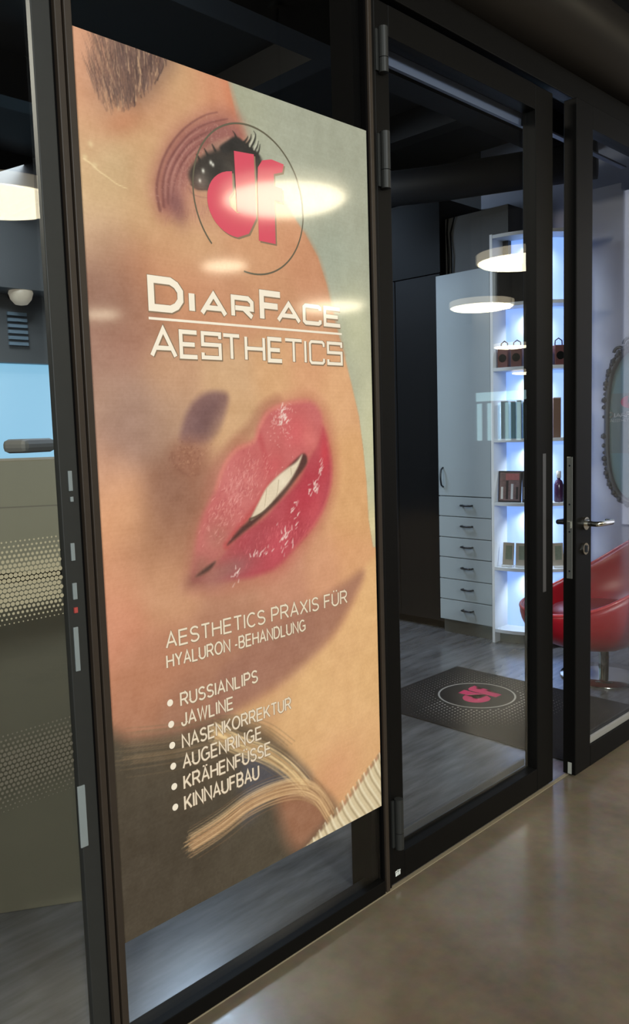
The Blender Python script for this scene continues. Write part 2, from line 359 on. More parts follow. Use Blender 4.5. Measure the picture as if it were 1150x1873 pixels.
def stroke(p, w, c, a=1.0, w1=None, smooth=True, soft=1.0):
    if smooth and len(p) > 2: p = smooth_poly(p, 5, False)
    p = np.array(p, float); w1 = w if w1 is None else w1; sl = window(p, max(w, w1)*2+0.003); X, Y = U[sl], V[sl]
    if X.size == 0: return
    M = np.zeros(X.shape); N = len(p)-1
    for i in range(N):
        d, t = segdist(X, Y, p[i], p[i+1]); ww = w+(w1-w)*((i+t)/N); s = 0.0011*soft+ww*0.35
        M = np.maximum(M, np.clip((ww*0.5+s*0.5-d)/s, 0, 1))
    put(sl, M*a, c)
def blob(c, rx, ry, ang, col, a):
    c = np.array(c); R = max(rx, ry)*2.6; sl = window(np.array([c-R, c+R]), 0); X, Y = U[sl]-c[0], V[sl]-c[1]
    if X.size == 0: return
    k, s = math.cos(ang), math.sin(ang); q = ((X*k+Y*s)/rx)**2+((-X*s+Y*k)/ry)**2
    put(sl, np.exp(-q)*a, col)
def vnoise(cell, seed):
    r = np.random.default_rng(seed); gx, gy = int(PW/cell)+3, int(PH/cell)+3; g = r.random((gy, gx))
    fx, fy = U/cell, V/cell; ix, iy = fx.astype(int), fy.astype(int); tx, ty = fx-ix, fy-iy; tx = tx*tx*(3-2*tx); ty = ty*ty*(3-2*ty)
    return (g[iy, ix]*(1-tx)+g[iy, ix+1]*tx)*(1-ty)+(g[iy+1, ix]*(1-tx)+g[iy+1, ix+1]*tx)*ty

# skin: colours of the print at a few dozen points, blended smoothly
SKIN = [(0.0102,1.984,212,154,122),(-0.0034,1.8719,210,152,118),(0.0106,1.7986,206,160,122),(0.0184,1.7224,206,168,126),(0.0729,1.7557,198,168,128),(0.0402,1.6587,214,178,136),(0.0233,1.5992,206,168,138),(0.1461,1.8287,200,156,114),(0.2223,1.8935,202,150,114),(0.2725,1.978,202,158,116),(0.3859,2.0083,204,140,106),(0.4081,1.9508,206,128,98),(0.3498,1.949,205,148,112),(0.1831,1.7301,196,150,112),(0.1352,1.6507,202,160,118),(0.0619,1.5816,168,128,104),(0.1151,1.5532,184,124,94),(0.2051,1.6008,204,152,114),(0.2684,1.6342,206,158,118),(0.2,1.5143,198,138,102),(0.4885,1.6251,206,150,112),(0.6249,1.6709,206,146,110),(0.6626,1.6046,200,140,106),(0.5396,1.5211,202,146,110),(0.2771,1.5095,198,138,104),(0.3919,1.481,200,142,108),(0.0298,1.497,146,108,92),(0.0395,1.4399,148,106,90),(0.0765,1.49,150,106,88),(0.1234,1.4586,166,116,92),(0.0759,1.3716,164,116,98),(0.0201,1.3453,164,124,108),(0.1875,1.3023,194,148,116),(0.3828,1.3069,208,166,128),(0.5296,1.3103,216,166,122),(0.6498,1.3131,218,160,120),(0.7782,1.2701,222,168,124),(0.8164,1.0667,220,166,116),(0.8458,0.9044,220,166,116),(0.8066,0.812,220,160,116),(0.0417,1.2633,178,140,120),(0.11,1.2395,158,124,110),(0.0771,1.1665,160,124,110),(0.1508,1.1895,166,130,112),(0.1976,1.2141,186,146,118),(0.3954,1.2122,206,162,122),(0.0175,1.0964,196,148,124),(0.028,1.0474,220,160,122),(0.0735,0.9944,218,162,122),(0.044,0.8611,214,150,116),(0.024,0.7645,208,140,110),(0.1041,0.903,172,122,92),(0.153,0.974,160,114,90),(0.1719,1.0364,150,106,86),(0.2248,1.0062,150,102,82),(0.2116,0.9155,168,116,90),(0.1598,0.8308,200,146,112),(0.188,0.7801,204,150,116),(0.3537,0.7518,186,132,106),(0.5425,0.7494,200,140,114),(0.7127,0.7614,214,154,120),(0.8273,0.728,222,166,120),(0.8981,0.6501,230,178,124),(0.8892,0.398,232,184,126),(0.7886,0.3398,230,174,124),(0.6059,0.3107,226,170,124),(0.7111,0.1637,220,156,114),(0.8583,0.2352,226,162,120),(0.591,0.4565,226,178,130),(0.4486,0.433,214,160,118),(0.3977,0.5494,166,116,94),(0.5359,0.6076,166,116,96),(0.3149,0.6817,176,124,100),(0.1491,0.6485,188,126,96),(0.071,0.6014,196,130,96),(0.0245,0.5491,190,124,94),(0.2209,0.5091,168,116,92),(0.0064,0.7055,206,138,110),(0.0226,0.9626,218,156,118)]
num = np.zeros((NY, NX, 3)); den = np.zeros((NY, NX))
for u, v, r_, g_, b_ in SKIN:
    d2_ = (U-u)**2+(V-v)**2; w = np.exp(-d2_/(2*0.045**2))+1e-4/(1e-3+d2_)
    num += w[..., None]*np.array([r_, g_, b_]); den += w
IMG[:] = num/den[..., None]
# pale wall behind the face
poly([(0.4087,2.0269),(0.4246,1.974),(0.4377,1.9259),(0.4582,1.8826),(0.4992,1.8412),(0.5621,1.7926),(0.6177,1.733),(0.6623,1.6903),(0.7059,1.6386),(0.7372,1.569),(0.7682,1.4673),(0.8008,1.3811),(0.8297,1.294),(0.8571,1.2077),(0.8727,1.1119),(0.8838,1.0146),(0.8895,0.9001),(0.9064,0.8157),(1.0064,0.8033),(1.0528,2.2629)], (166,166,148), 1, 0.006, False)
for (c, rx, ry, col, a) in [((0.4527, 1.9811), 0.1, 0.12, (168, 166, 142), 0.8), ((0.7616, 1.9515), 0.12, 0.1, (160, 160, 142), 0.8), ((0.8428, 1.7612), 0.1, 0.15, (166, 166, 148), 0.8), ((0.771, 1.6467), 0.1, 0.1, (163, 168, 152), 0.7), ((0.8546, 1.4579), 0.08, 0.12, (192, 190, 160), 0.9), ((0.903, 1.143), 0.08, 0.25, (205, 200, 166), 0.9), ((0.9012, 0.8824), 0.06, 0.08, (226, 206, 158), 0.8)]: 
    sl = (slice(0, NY), slice(0, NX)); 
    q = ((U-c[0])/rx)**2+((V-c[1])/ry)**2; ok = (IMG[..., 2] > 120) & (np.abs(IMG[..., 0]-IMG[..., 1]) < 26) & (U > 0.35)
    put(sl, np.exp(-q)*a*ok, col)
# cheek edge shading
stroke([(0.6581,1.6898),(0.7056,1.6313),(0.7347,1.5613),(0.7636,1.464),(0.7961,1.3779)], 0.02, (190,130,95), 0.35, soft=8)
stroke([(0.4029,2.0128),(0.4208,1.9667),(0.4357,1.9216),(0.4531,1.8867)], 0.03, (205,128,95), 0.55, soft=8)
# brow
poly([(0.0769,2.026),(0.2455,2.0361),(0.2279,1.9898),(0.1957,1.94),(0.1575,1.9011),(0.1208,1.8714),(0.0792,1.8557),(0.0515,1.8747),(0.0373,1.9154),(0.0442,1.9612)], (158,118,98), 0.6, 0.06)
poly([(0.11,2.0249),(0.2418,2.0232),(0.2122,1.9737),(0.1687,1.9214),(0.1306,1.8944),(0.1181,1.9369)], (100,74,66), 0.7, 0.045)
blob((0.1129,1.8534), 0.07, 0.03, 0.5, (190,125,92), 0.7)
BP = [(0.0769,2.026),(0.2486,2.037),(0.2251,1.9914),(0.196,1.9459),(0.1592,1.9062),(0.1239,1.8756),(0.0835,1.859),(0.0541,1.8754),(0.0373,1.9154),(0.0442,1.9612)]
pr = np.array(smooth_poly(BP)); lo, hi = pr.min(0), pr.max(0)
def inside(p, q):
    c = False
    for i in range(len(p)):
        a, b_ = p[i], p[(i+1) % len(p)]
        if (a[1] > q[1]) != (b_[1] > q[1]) and q[0] < (b_[0]-a[0])*(q[1]-a[1])/(b_[1]-a[1])+a[0]: c = not c
    return c
k = 0
while k < 900:
    q = rng.uniform(lo, hi)
    if not inside(pr, q): continue
    k += 1; t = (q[0]-lo[0])/(hi[0]-lo[0]); L = rng.uniform(0.03, 0.06); an = PI/2+rng.normal(0, 0.12)+(0.32-0.55*t)
    e = q+np.array([math.cos(an), math.sin(an)])*L; mid = (q+e)/2+np.array([rng.normal(0, .003), 0])
    dk = rng.uniform(0, 1); col = np.array([70, 52, 50])*(1-dk)+np.array([128, 96, 84])*dk
    if rng.random() < 0.16: col = np.array([205, 165, 130])
    stroke([q, mid, e], 0.0028, col, (0.28+0.5*min(1, t*1.5))*rng.uniform(.6, 1), 0.0012)
# eyelid, eye, lashes
poly([(0.1898,1.6689),(0.1765,1.717),(0.1919,1.7796),(0.2264,1.837),(0.2749,1.8867),(0.3324,1.9261),(0.3911,1.9492),(0.4436,1.9402),(0.4607,1.8962),(0.4038,1.8708),(0.3357,1.8397),(0.2967,1.8006),(0.2827,1.7484),(0.2559,1.6881),(0.2163,1.6634)], (172,112,96), 0.85, 0.03)
poly([(0.2041,1.6857),(0.198,1.7329),(0.2162,1.7904),(0.2573,1.8474),(0.3062,1.8866),(0.3727,1.917),(0.4352,1.9125),(0.448,1.8895),(0.3953,1.8689),(0.3307,1.8374),(0.2965,1.7981),(0.283,1.7546),(0.2443,1.7022)], (148,92,86), 0.9, 0.022)
for (w, p) in ((0.006, [(0.1962,1.6784),(0.1902,1.7254),(0.2068,1.7825),(0.2383,1.8348),(0.2824,1.8811),(0.3352,1.9181),(0.3754,1.9353)]), (0.005, [(0.2072,1.6887),(0.2088,1.7409),(0.2283,1.7929),(0.2646,1.8405),(0.3009,1.8755),(0.3473,1.9036),(0.4068,1.9276)]), (0.004, [(0.2198,1.698),(0.224,1.7437),(0.2433,1.7899),(0.2766,1.8333),(0.3162,1.8666),(0.3666,1.8955)]), (0.003, [(0.232,1.7001),(0.2408,1.7468),(0.2618,1.7911),(0.2918,1.8268),(0.3252,1.8537)])):
    stroke(p, w*1.25, (106,60,58), 0.65, 0.002, soft=3)
for (w, p) in ((0.005, [(0.2131,1.7114),(0.2188,1.7584),(0.2443,1.8071),(0.2807,1.8514),(0.3236,1.8832)]), (0.004, [(0.2286,1.7202),(0.2371,1.7619),(0.2593,1.8029),(0.2927,1.8417),(0.3458,1.8757)]), (0.004, [(0.2521,1.7305),(0.2606,1.7713),(0.2813,1.8073),(0.3147,1.839)])):
    stroke(p, w*1.3, (194,144,130), 0.5, 0.002, soft=3)
for _ in range(420):
    t = rng.random(); a_ = np.array((0.2192,1.6882))*(1-t)+np.array((0.3803,1.9037))*t; q = a_+rng.normal(0, [0.022, 0.02])
    stroke([q, q+rng.normal(0, .003, 2)], 0.0016, (205,160,145) if rng.random() < .6 else (130,80,76), 0.35)
poly([(0.3296,1.8172),(0.341,1.8471),(0.3752,1.8696),(0.4132,1.8857),(0.4019,1.8653),(0.3637,1.8419)], (178,132,115), 0.8, 0.008)
EYE = [(0.2808,1.7703),(0.2967,1.8006),(0.3335,1.8293),(0.3741,1.8491),(0.409,1.8719),(0.4339,1.8864),(0.4581,1.88),(0.4861,1.8703),(0.5142,1.8496),(0.4972,1.8009),(0.4421,1.7749),(0.3859,1.757),(0.3389,1.7498),(0.2998,1.744)]
poly(EYE, (52,46,42), 0.96, 0.008)
poly([(0.3077,1.7704),(0.3286,1.7995),(0.3658,1.8195),(0.4099,1.8233),(0.4253,1.7875),(0.3811,1.7612),(0.326,1.7512)], (76,68,62), 0.85, 0.010)
blob((0.3713,1.7977), 0.035, 0.045, 0, (40,36,34), 0.8); blob((0.3154,1.7644), 0.018, 0.018, 0, (120,108,100), 0.65)
stroke([(0.2876,1.7517),(0.3063,1.7452),(0.3389,1.7498),(0.3724,1.7558)], 0.005, (55,46,44), 0.8, 0.002)
for p, r_ in (((0.349,1.8136), 0.0042), ((0.3553,1.8098), 0.0036), ((0.3249,1.79), 0.0042), ((0.3138,1.7653), 0.0036)): blob(p, r_, r_*1.2, 0, (232,228,215), 0.95)
poly([(0.3777,1.855),(0.4059,1.8777),(0.4236,1.8893),(0.4376,1.8911),(0.4565,1.8849),(0.4864,1.8756),(0.5074,1.8588),(0.4852,1.8516),(0.4395,1.8604),(0.3973,1.8438)], (44,40,38), 1, 0.005)
for p in ([(0.468,1.8665),(0.4871,1.8889),(0.4953,1.9092),(0.4885,1.9182)], [(0.4577,1.8721),(0.4766,1.8945),(0.4809,1.9086)], [(0.4785,1.8608),(0.4975,1.8806),(0.5038,1.8978)], [(0.4473,1.8751),(0.464,1.8917),(0.4698,1.9008)], [(0.4306,1.8895),(0.4275,1.8966),(0.4209,1.9028)], [(0.4926,1.8558),(0.5045,1.8741),(0.5089,1.891)], [(0.34,1.8294),(0.334,1.8381),(0.331,1.8425)], [(0.3638,1.8444),(0.3577,1.8532),(0.3546,1.8576)], [(0.3164,1.812),(0.3105,1.8208),(0.3059,1.8235)]):
    stroke(p, 0.0075, (46,42,38), 0.95, 0.0015)
for p in ([(0.474,1.8782),(0.4856,1.8965),(0.4898,1.9079)], [(0.4881,1.8733),(0.4979,1.8886),(0.5003,1.8997)]): stroke(p, 0.005, (208,202,182), 0.8, 0.002)
blob((0.2916,1.7101), 0.075, 0.045, -0.3, (188,130,112), 0.6); blob((0.2439,1.6947), 0.025, 0.04, 0.3, (120,74,74), 0.75)
for k in range(26):
    q = np.array((0.2168,1.6732))*(1-k/25)+np.array((0.3622,1.7221))*(k/25)+rng.normal(0, .006, 2); stroke([q, q+np.array([rng.normal(-.004, .004), -rng.uniform(.012, .03)])], 0.0022, (165,110,98), 0.4, 0.001)
stroke([(0.2807,1.7418),(0.2927,1.7303),(0.3247,1.7283),(0.3712,1.7338)], 0.004, (150,98,92), 0.6, 0.001)
# crease and pale scratch on the bridge of the nose
stroke([(0.0102,1.7531),(0.0264,1.7463),(0.0451,1.7343),(0.0657,1.7258),(0.0866,1.7159),(0.1136,1.7105)], 0.0035, (240,212,165), 0.75, 0.0015)
for p in ((0.013,1.757), (0.0353,1.7448), (0.0277,1.7868)): blob(p, 0.006, 0.006, 0, (232,205,160), 0.6)
# nose: nostril, tip and shadow of the wing
poly([(0.2252,1.152),(0.2343,1.2008),(0.2621,1.242),(0.3026,1.267),(0.3499,1.2715),(0.3733,1.2583),(0.3605,1.2125),(0.334,1.1659),(0.2893,1.1446)], (134,98,94), 0.95, 0.013)
poly([(0.2519,1.1746),(0.2637,1.2134),(0.2946,1.2421),(0.332,1.2554),(0.348,1.2367),(0.3283,1.1861),(0.2834,1.158)], (112,80,80), 0.7, 0.025)
poly([(0.1961,1.135),(0.2253,1.1546),(0.2767,1.1556),(0.3123,1.1398),(0.3034,1.1002),(0.2722,1.0753),(0.2288,1.0765),(0.1987,1.099)], (152,100,80), 0.72, 0.03)
stroke([(0.1971,1.1247),(0.2033,1.0987),(0.2334,1.0737),(0.272,1.0713)], 0.008, (130,82,66), 0.45, 0.004, soft=4)
for _ in range(90):
    q = np.array((0.2517,1.1145))+rng.normal(0, [0.03, 0.022]); stroke([q, q+rng.normal(0, .003, 2)], 0.002, (200,150,120) if rng.random() < .6 else (118,72,58), 0.45)
blob((0.188,1.0481), 0.05, 0.08, 0.2, (140,98,80), 0.45); blob((0.2549,1.0565), 0.014, 0.06, 0, (150,100,78), 0.4); blob((0.3404,1.159), 0.03, 0.07, -0.5, (205,160,120), 0.5)
stroke([(0.2858,1.0211),(0.3225,1.079),(0.3827,1.1373),(0.4386,1.1771),(0.4835,1.2226),(0.5362,1.2465)], 0.035, (160,104,82), 0.5, soft=10)
# lips
LU = [(0.2384,0.8213),(0.2458,0.8646),(0.2627,0.9335),(0.2853,0.9822),(0.3235,1.0344),(0.3504,1.0883),(0.391,1.1274),(0.45,1.1475),(0.4665,1.1807),(0.5024,1.2225),(0.5734,1.2437),(0.6512,1.2497),(0.6947,1.2243),(0.7038,1.182),(0.6891,1.1415),(0.6402,1.0938),(0.5571,1.0627),(0.4967,1.0261),(0.4565,0.9792),(0.3987,0.9283),(0.354,0.8915),(0.3102,0.8516),(0.2584,0.8264)]
LL = [(0.7036,1.179),(0.7236,1.1328),(0.7367,1.0739),(0.7297,1.011),(0.6984,0.9501),(0.6419,0.8914),(0.5754,0.8465),(0.5115,0.8091),(0.4324,0.796),(0.3562,0.8005),(0.2942,0.8073),(0.2414,0.8155),(0.3101,0.8489),(0.3538,0.8888),(0.4072,0.9175),(0.4736,0.9447),(0.5337,0.987),(0.6064,1.0331),(0.6398,1.0834),(0.6803,1.1373)]
poly([(0.2211,0.8013),(0.2332,0.873),(0.2587,0.95),(0.3207,1.0454),(0.3884,1.144),(0.4507,1.1629),(0.4974,1.2366),(0.5862,1.2611),(0.673,1.2662),(0.7311,1.209),(0.759,1.0697),(0.7322,0.9626),(0.6296,0.8502),(0.5143,0.7836),(0.3904,0.7668),(0.2858,0.7771)], (185,110,90), 0.5, 0.03)
poly(LL, (178,74,82), 1, 0.012); poly(LU, (198,104,102), 1, 0.014)
blob((0.6358,0.9935), 0.055, 0.10, -0.6, (184,58,72), 0.9); blob((0.5181,0.8641), 0.06, 0.05, 0.5, (200,80,92), 0.7); blob((0.3577,0.8283), 0.08, 0.03, 0.2, (158,100,98), 0.9); blob((0.2966,0.8207), 0.06, 0.03, 0.1, (160,108,96), 0.75)
blob((0.7092,1.1028), 0.02, 0.06, 0, (208,70,80), 0.8); blob((0.666,0.9531), 0.025, 0.05, -.5, (212,90,98), 0.6); blob((0.4522,0.8939), 0.05, 0.03, .5, (168,72,80), 0.6)
blob((0.3862,1.034), 0.06, 0.07, 0.8, (206,122,118), 0.7); blob((0.3185,0.9096), 0.05, 0.05, 0.8, (180,112,100), 0.9); blob((0.2695,0.8478), 0.03, 0.04, 0.8, (164,106,92), 0.85)
blob((0.6021,1.1663), 0.05, 0.05, 0.5, (214,96,100), 0.7); blob((0.5183,1.075), 0.04, 0.04, 0.5, (205,88,92), 0.6); blob((0.6532,1.1501), 0.03, 0.04, 0.6, (224,122,116), 0.6)
stroke([(0.4727,1.1553),(0.4856,1.1124),(0.4986,1.0661)], 0.02, (186,76,80), 0.55, 0.01, soft=6)
stroke([(0.3468,0.8882),(0.399,0.9353),(0.4567,0.9834),(0.4968,1.0289),(0.5572,1.0656),(0.6321,1.0987)], 0.018, (188,78,78), 0.7, 0.014, soft=5)
stroke([(0.3235,1.0344),(0.354,1.0908),(0.3946,1.1273),(0.4498,1.1447),(0.4741,1.1834),(0.51,1.2224),(0.5773,1.2423),(0.647,1.2482)], 0.010, (222,136,120), 0.5, 0.008, soft=6)
stroke([(0.7235,1.1298),(0.7343,1.071),(0.7274,1.0111),(0.6962,0.9503),(0.64,0.8947),(0.5735,0.8497)], 0.008, (216,112,106), 0.4, 0.006, soft=6)
for _ in range(420):
    t = rng.random(); a_ = np.array((0.3034,0.9453))*(1-t)+np.array((0.4617,1.0852))*t; q = a_+rng.normal(0, [0.03, 0.03])
    if inside(np.array(LU), q): stroke([q, q+np.array([rng.normal(0.004, .003), rng.normal(0.007, .004)])], 0.0022, (236,170,160) if rng.random() < .65 else (176,80,84), 0.5, 0.001)
for _ in range(90):
    q = np.array((0.5534,1.1963))+rng.normal(0, [0.022, 0.035])
    if inside(np.array(LU), q): stroke([q, q+rng.normal(0, .004, 2)], 0.0024, (240,190,180), 0.6, 0.001)
for _ in range(150):
    t = rng.random(); a_ = np.array((0.3954,0.8653))*(1-t)+np.array((0.6329,0.9258))*t; q = a_+rng.normal(0, [0.03, 0.02])
    if inside(np.array(LL), q): stroke([q, q+np.array([rng.normal(-0.003, .003), rng.normal(-0.008, .004)])], 0.0022, (228,120,124) if rng.random() < .6 else (164,48,66), 0.5, 0.001)
for p, n_, s_ in (((0.5537,1.2035), 26, (0.014, 0.016)), ((0.6684,1.0092), 16, (0.007, 0.012)), ((0.6877,1.0582), 12, (0.006, 0.014)), ((0.5487,0.8825), 26, (0.016, 0.02)), ((0.5924,0.9523), 10, (0.01, 0.012)), ((0.4503,0.8553), 14, (0.02, 0.008)), ((0.3711,0.8123), 10, (0.008, 0.012)), ((0.6426,1.0036), 6, (0.006, 0.01))):
    for _ in range(n_):
        q = np.array(p)+rng.normal(0, s_); an = rng.normal(0.9, 0.4); stroke([q, q+np.array([math.cos(an), math.sin(an)])*rng.uniform(.006, .016)], 0.004, (240,216,206), rng.uniform(.4, .9), 0.0015)
poly([(0.3503,0.8892),(0.3913,0.9249),(0.4328,0.9516),(0.4967,1.0261),(0.5531,1.0629),(0.6241,1.1065),(0.6397,1.0819),(0.5964,1.0397),(0.5379,0.991),(0.4701,0.9493),(0.409,0.9173)], (78,48,44), 0.92, 0.006)
TEETH = [(0.4307,0.9475),(0.4607,0.9888),(0.4889,1.0237),(0.5229,1.0474),(0.5613,1.0683),(0.5985,1.0854),(0.6219,1.1036),(0.6084,1.0775),(0.591,1.0548),(0.5718,1.0354),(0.5285,1.0005),(0.4863,0.9694),(0.4475,0.9501)]
poly(TEETH, (226,206,180), 1, 0.005); blob((0.546,1.0371), 0.03, 0.02, 0.6, (244,228,205), 0.6)
for p in ([(0.5323,1.0409),(0.5271,1.0123),(0.5205,0.9983)], [(0.4887,1.0195),(0.4835,0.9912),(0.4788,0.9729)], [(0.5775,1.0703),(0.5806,1.0496)]): stroke(p, 0.0028, (168,146,120), 0.65, 0.0015)
stroke([(0.427,0.9465),(0.4706,0.9593),(0.5241,0.9921),(0.5756,1.0293),(0.6035,1.06)], 0.006, (92,70,58), 0.85, 0.003)
poly([(0.2501,0.825),(0.2723,0.8379),(0.3103,0.853),(0.2958,0.8372),(0.2684,0.8263)], (74,52,46), 0.95, 0.006); blob((0.2415,0.8182), 0.03, 0.02, 0.5, (130,84,72), 0.5)
# bright neck below the sharp jaw line
poly([(0.8824,0.7692),(0.8377,0.6853),(0.7562,0.5974),(0.6326,0.528),(0.5059,0.4812),(0.3838,0.4595),(0.2934,0.4442),(0.4269,0.3823),(0.5217,0.3019),(0.6218,0.1775),(0.7288,0.0235),(0.9854,0.1435),(1.0047,0.7522)], (230,180,128), 0.85, 0.018)
blob((0.7111,0.1637), 0.12, 0.1, 0.6, (220,156,114), 0.8); blob((0.4872,0.4224), 0.07, 0.03, 0.5, (212,160,118), 0.6)
# jaw shadow over the neck
poly([(-0.0094,0.5013),(0.0085,0.6296),(0.0622,0.6936),(0.153,0.7139),(0.3175,0.7301),(0.5007,0.7044),(0.7102,0.6986),(0.8398,0.7424),(0.8008,0.6589),(0.7053,0.5803),(0.6151,0.521),(0.5096,0.4742),(0.3933,0.4628),(0.3023,0.4474),(0.1846,0.4437),(0.0776,0.4663)], (176,122,98), 0.4, 0.04)
poly([(0.3089,0.5706),(0.4978,0.6454),(0.7105,0.7065),(0.857,0.7481),(0.8208,0.6832),(0.7403,0.6037),(0.6201,0.5371),(0.4985,0.4921),(0.375,0.4677),(0.2769,0.4588)], (162,112,94), 0.75, 0.022)
# dark hair, blond strands, blue-grey gap, knit collar
poly([(-0.0342,0.4999),(0.0485,0.4724),(0.1848,0.4478),(0.3197,0.4425),(0.4271,0.3867),(0.5217,0.3019),(0.6218,0.1775),(0.7295,0.0401),(0.7694,-0.1639),(0.5843,-0.1828),(0.1018,-0.1569),(-0.0619,-0.149),(-0.0674,0.1958)], (78,68,55), 1, 0.03)
blob((0.0734,0.1489), 0.3, 0.25, 0, (70,60,49), 0.7); blob((0.2961,0.3317), 0.12, 0.05, 0.3, (98,80,62), 0.6); blob((0.1815,0.3897), 0.12, 0.03, 0.2, (92,78,62), 0.5)
poly([(0.3781,0.3465),(0.4621,0.3113),(0.5602,0.238),(0.6004,0.1848),(0.4763,0.1931),(0.3777,0.1559),(0.3632,0.2359)], (84,82,92), 0.8, 0.04)
poly([(0.4859,0.1851),(0.5681,0.1799),(0.6528,0.1261),(0.6951,0.0529),(0.6257,0.0133),(0.56,-0.0011),(0.5104,0.0586)], (172,116,88), 0.85, 0.04)
for _ in range(260):
    k = rng.random(); o_ = rng.normal(0, [0.010, 0.013])
    A_ = np.array([(0.2871,0.4233),(0.3697,0.3638),(0.462,0.3083),(0.5394,0.2401),(0.5997,0.169)])+o_
    B_ = np.array([(0.1931,0.162),(0.2877,0.1753),(0.3798,0.1972),(0.4766,0.1992),(0.5681,0.1799),(0.6417,0.1284),(0.6905,0.0513)])+o_
    C_ = np.array([(0.0324,0.4461),(0.1672,0.4202),(0.2999,0.4023),(0.4251,0.3469),(0.5201,0.2667)])+o_*1.8
    if k < .4: stroke(A_, 0.004, (246,212,160) if rng.random() < .6 else (176,132,88), 0.35, 0.002)
    elif k < .8: stroke(B_+rng.normal(0, [0, .006]), 0.002, (240,198,148) if rng.random() < .6 else (150,108,76), 0.35, 0.004)
    else: stroke(C_, 0.002, (124,102,78), 0.35, 0.003)
KN = [(0.9467,0.1875),(0.9066,0.1596),(0.8493,0.126),(0.7912,0.0891),(0.7181,0.0477),(0.6483,0.0209),(0.5595,-0.0122),(0.9786,-0.0706),(0.9865,0.1789)]
poly(KN, (226,204,168), 1, 0.008, False); kn = np.array(KN)
stroke([(0.9279,0.1757),(0.8493,0.126),(0.7912,0.0908),(0.7182,0.0494)], 0.012, (170,120,92), 0.7, soft=4)
for t in np.linspace(0, 1, 15):
    a_ = np.array((0.9254,0.1799))*(1-t)+np.array((0.5813,-0.0049))*t; d_ = np.array([0.055, -0.085])
    p = [a_+np.array([0.004, 0]), a_+d_*0.5+np.array([-0.004, 0]), a_+d_*1.4, a_+d_*2.6]
    stroke(p, 0.006, (166,144,110), 0.7, 0.005, soft=2); stroke(np.array(p)+np.array([0.008, 0.004]), 0.006, (246,232,202), 0.75, 0.006, soft=2)
# print grain
g = (vnoise(0.006, 1)-.5)*6+(vnoise(0.03, 2)-.5)*8+(vnoise(0.0024, 3)-.5)*5+(np.random.default_rng(4).random((NY, 1))-.5)*3
IMG = np.clip(IMG+g[..., None], 0, 255)/255.0
LIN = np.where(IMG <= 0.04045, IMG/12.92, ((IMG+0.055)/1.055)**2.4)*0.84
LIN = np.clip(LIN, 0, 0.95)

poster = thing('poster', 'tall printed poster of a woman\'s eye and glossy red lips stuck on the glass', 'poster', (-0.931, 0, 0.288))
def print_mat(name, col=None):
    m = mat(name, col or (200, 200, 200), 0.55, spec=0.25, coat=1.0, coat_r=0.07)
    if col is None:
        nt = m.node_tree; a_ = nt.nodes.new('ShaderNodeAttribute'); a_.attribute_name = 'print'; nt.links.new(a_.outputs['Color'], nt.nodes['Principled BSDF'].inputs['Base Color'])
    return m
M_print = print_mat('printed_film'); M_prw = print_mat('white_print_ink', (226, 212, 194)); M_prt = print_mat('soft_white_print_ink', (218, 200, 178)); M_prg = print_mat('grey_print_shadow', (128, 104, 82))
M_pink = print_mat('pink_print_ink', (198, 70, 88)); M_ring = print_mat('olive_grey_ink', (92, 84, 68))
co = np.stack([U, np.full_like(U, -0.003), V], -1).reshape(-1, 3)
idx = np.arange(NX*NY).reshape(NY, NX); fq = np.stack([idx[:-1, :-1], idx[:-1, 1:], idx[1:, 1:], idx[1:, :-1]], -1).reshape(-1, 4)
me = bpy.data.meshes.new('printed_face'); me.vertices.add(len(co)); me.vertices.foreach_set('co', co.ravel().astype(np.float32))
me.loops.add(fq.size); me.loops.foreach_set('vertex_index', fq.ravel().astype(np.int32)); me.polygons.add(len(fq)); me.polygons.foreach_set('loop_start', (np.arange(len(fq))*4).astype(np.int32))
me.update(calc_edges=True)
at = me.color_attributes.new('print', 'FLOAT_COLOR', 'POINT'); at.data.foreach_set('color', np.concatenate([LIN.reshape(-1, 3), np.ones((NX*NY, 1))], 1).ravel().astype(np.float32))
me.materials.append(M_print)
face = bpy.data.objects.new('printed_face', me); COL.objects.link(face); face.parent = poster
box('backing_sheet', mat('white_backing', (180, 178, 172), 0.6), poster, 0.0005, PW-0.0005, -0.0028, 0.001, 0.0005, PH-0.0005)

# lettering: flat print lying on the film
def ribbon(bm, pts, w, y, closed=False):
    P = [Vector(p) for p in pts]; N = len(P); L, R = [], []
    for i in range(N):
        a = P[i-1] if (i > 0 or closed) else None; c = P[(i+1) % N] if (i < N-1 or closed) else None
        d0 = (P[i]-a).normalized() if a is not None else None; d1_ = (c-P[i]).normalized() if c is not None else None
        if d0 is None: nrm = Vector((-d1_.y, d1_.x)); sc = 1
        elif d1_ is None: nrm = Vector((-d0.y, d0.x)); sc = 1
        else:
            n0 = Vector((-d0.y, d0.x)); n1 = Vector((-d1_.y, d1_.x)); nrm = (n0+n1)
            nrm = nrm.normalized() if nrm.length > 1e-6 else n0; sc = 1/max(0.45, nrm.dot(n0))
        q = P[i]+nrm*(w/2*sc); s = P[i]-nrm*(w/2*sc)
        L.append(bm.verts.new((q.x, y, q.y))); R.append(bm.verts.new((s.x, y, s.y)))
    for i in range(N if closed else N-1):
        j = (i+1) % N; f = bm.faces.new((L[i], R[i], R[j], L[j])); f.normal_update()
        if f.normal.y > 0: f.normal_flip()
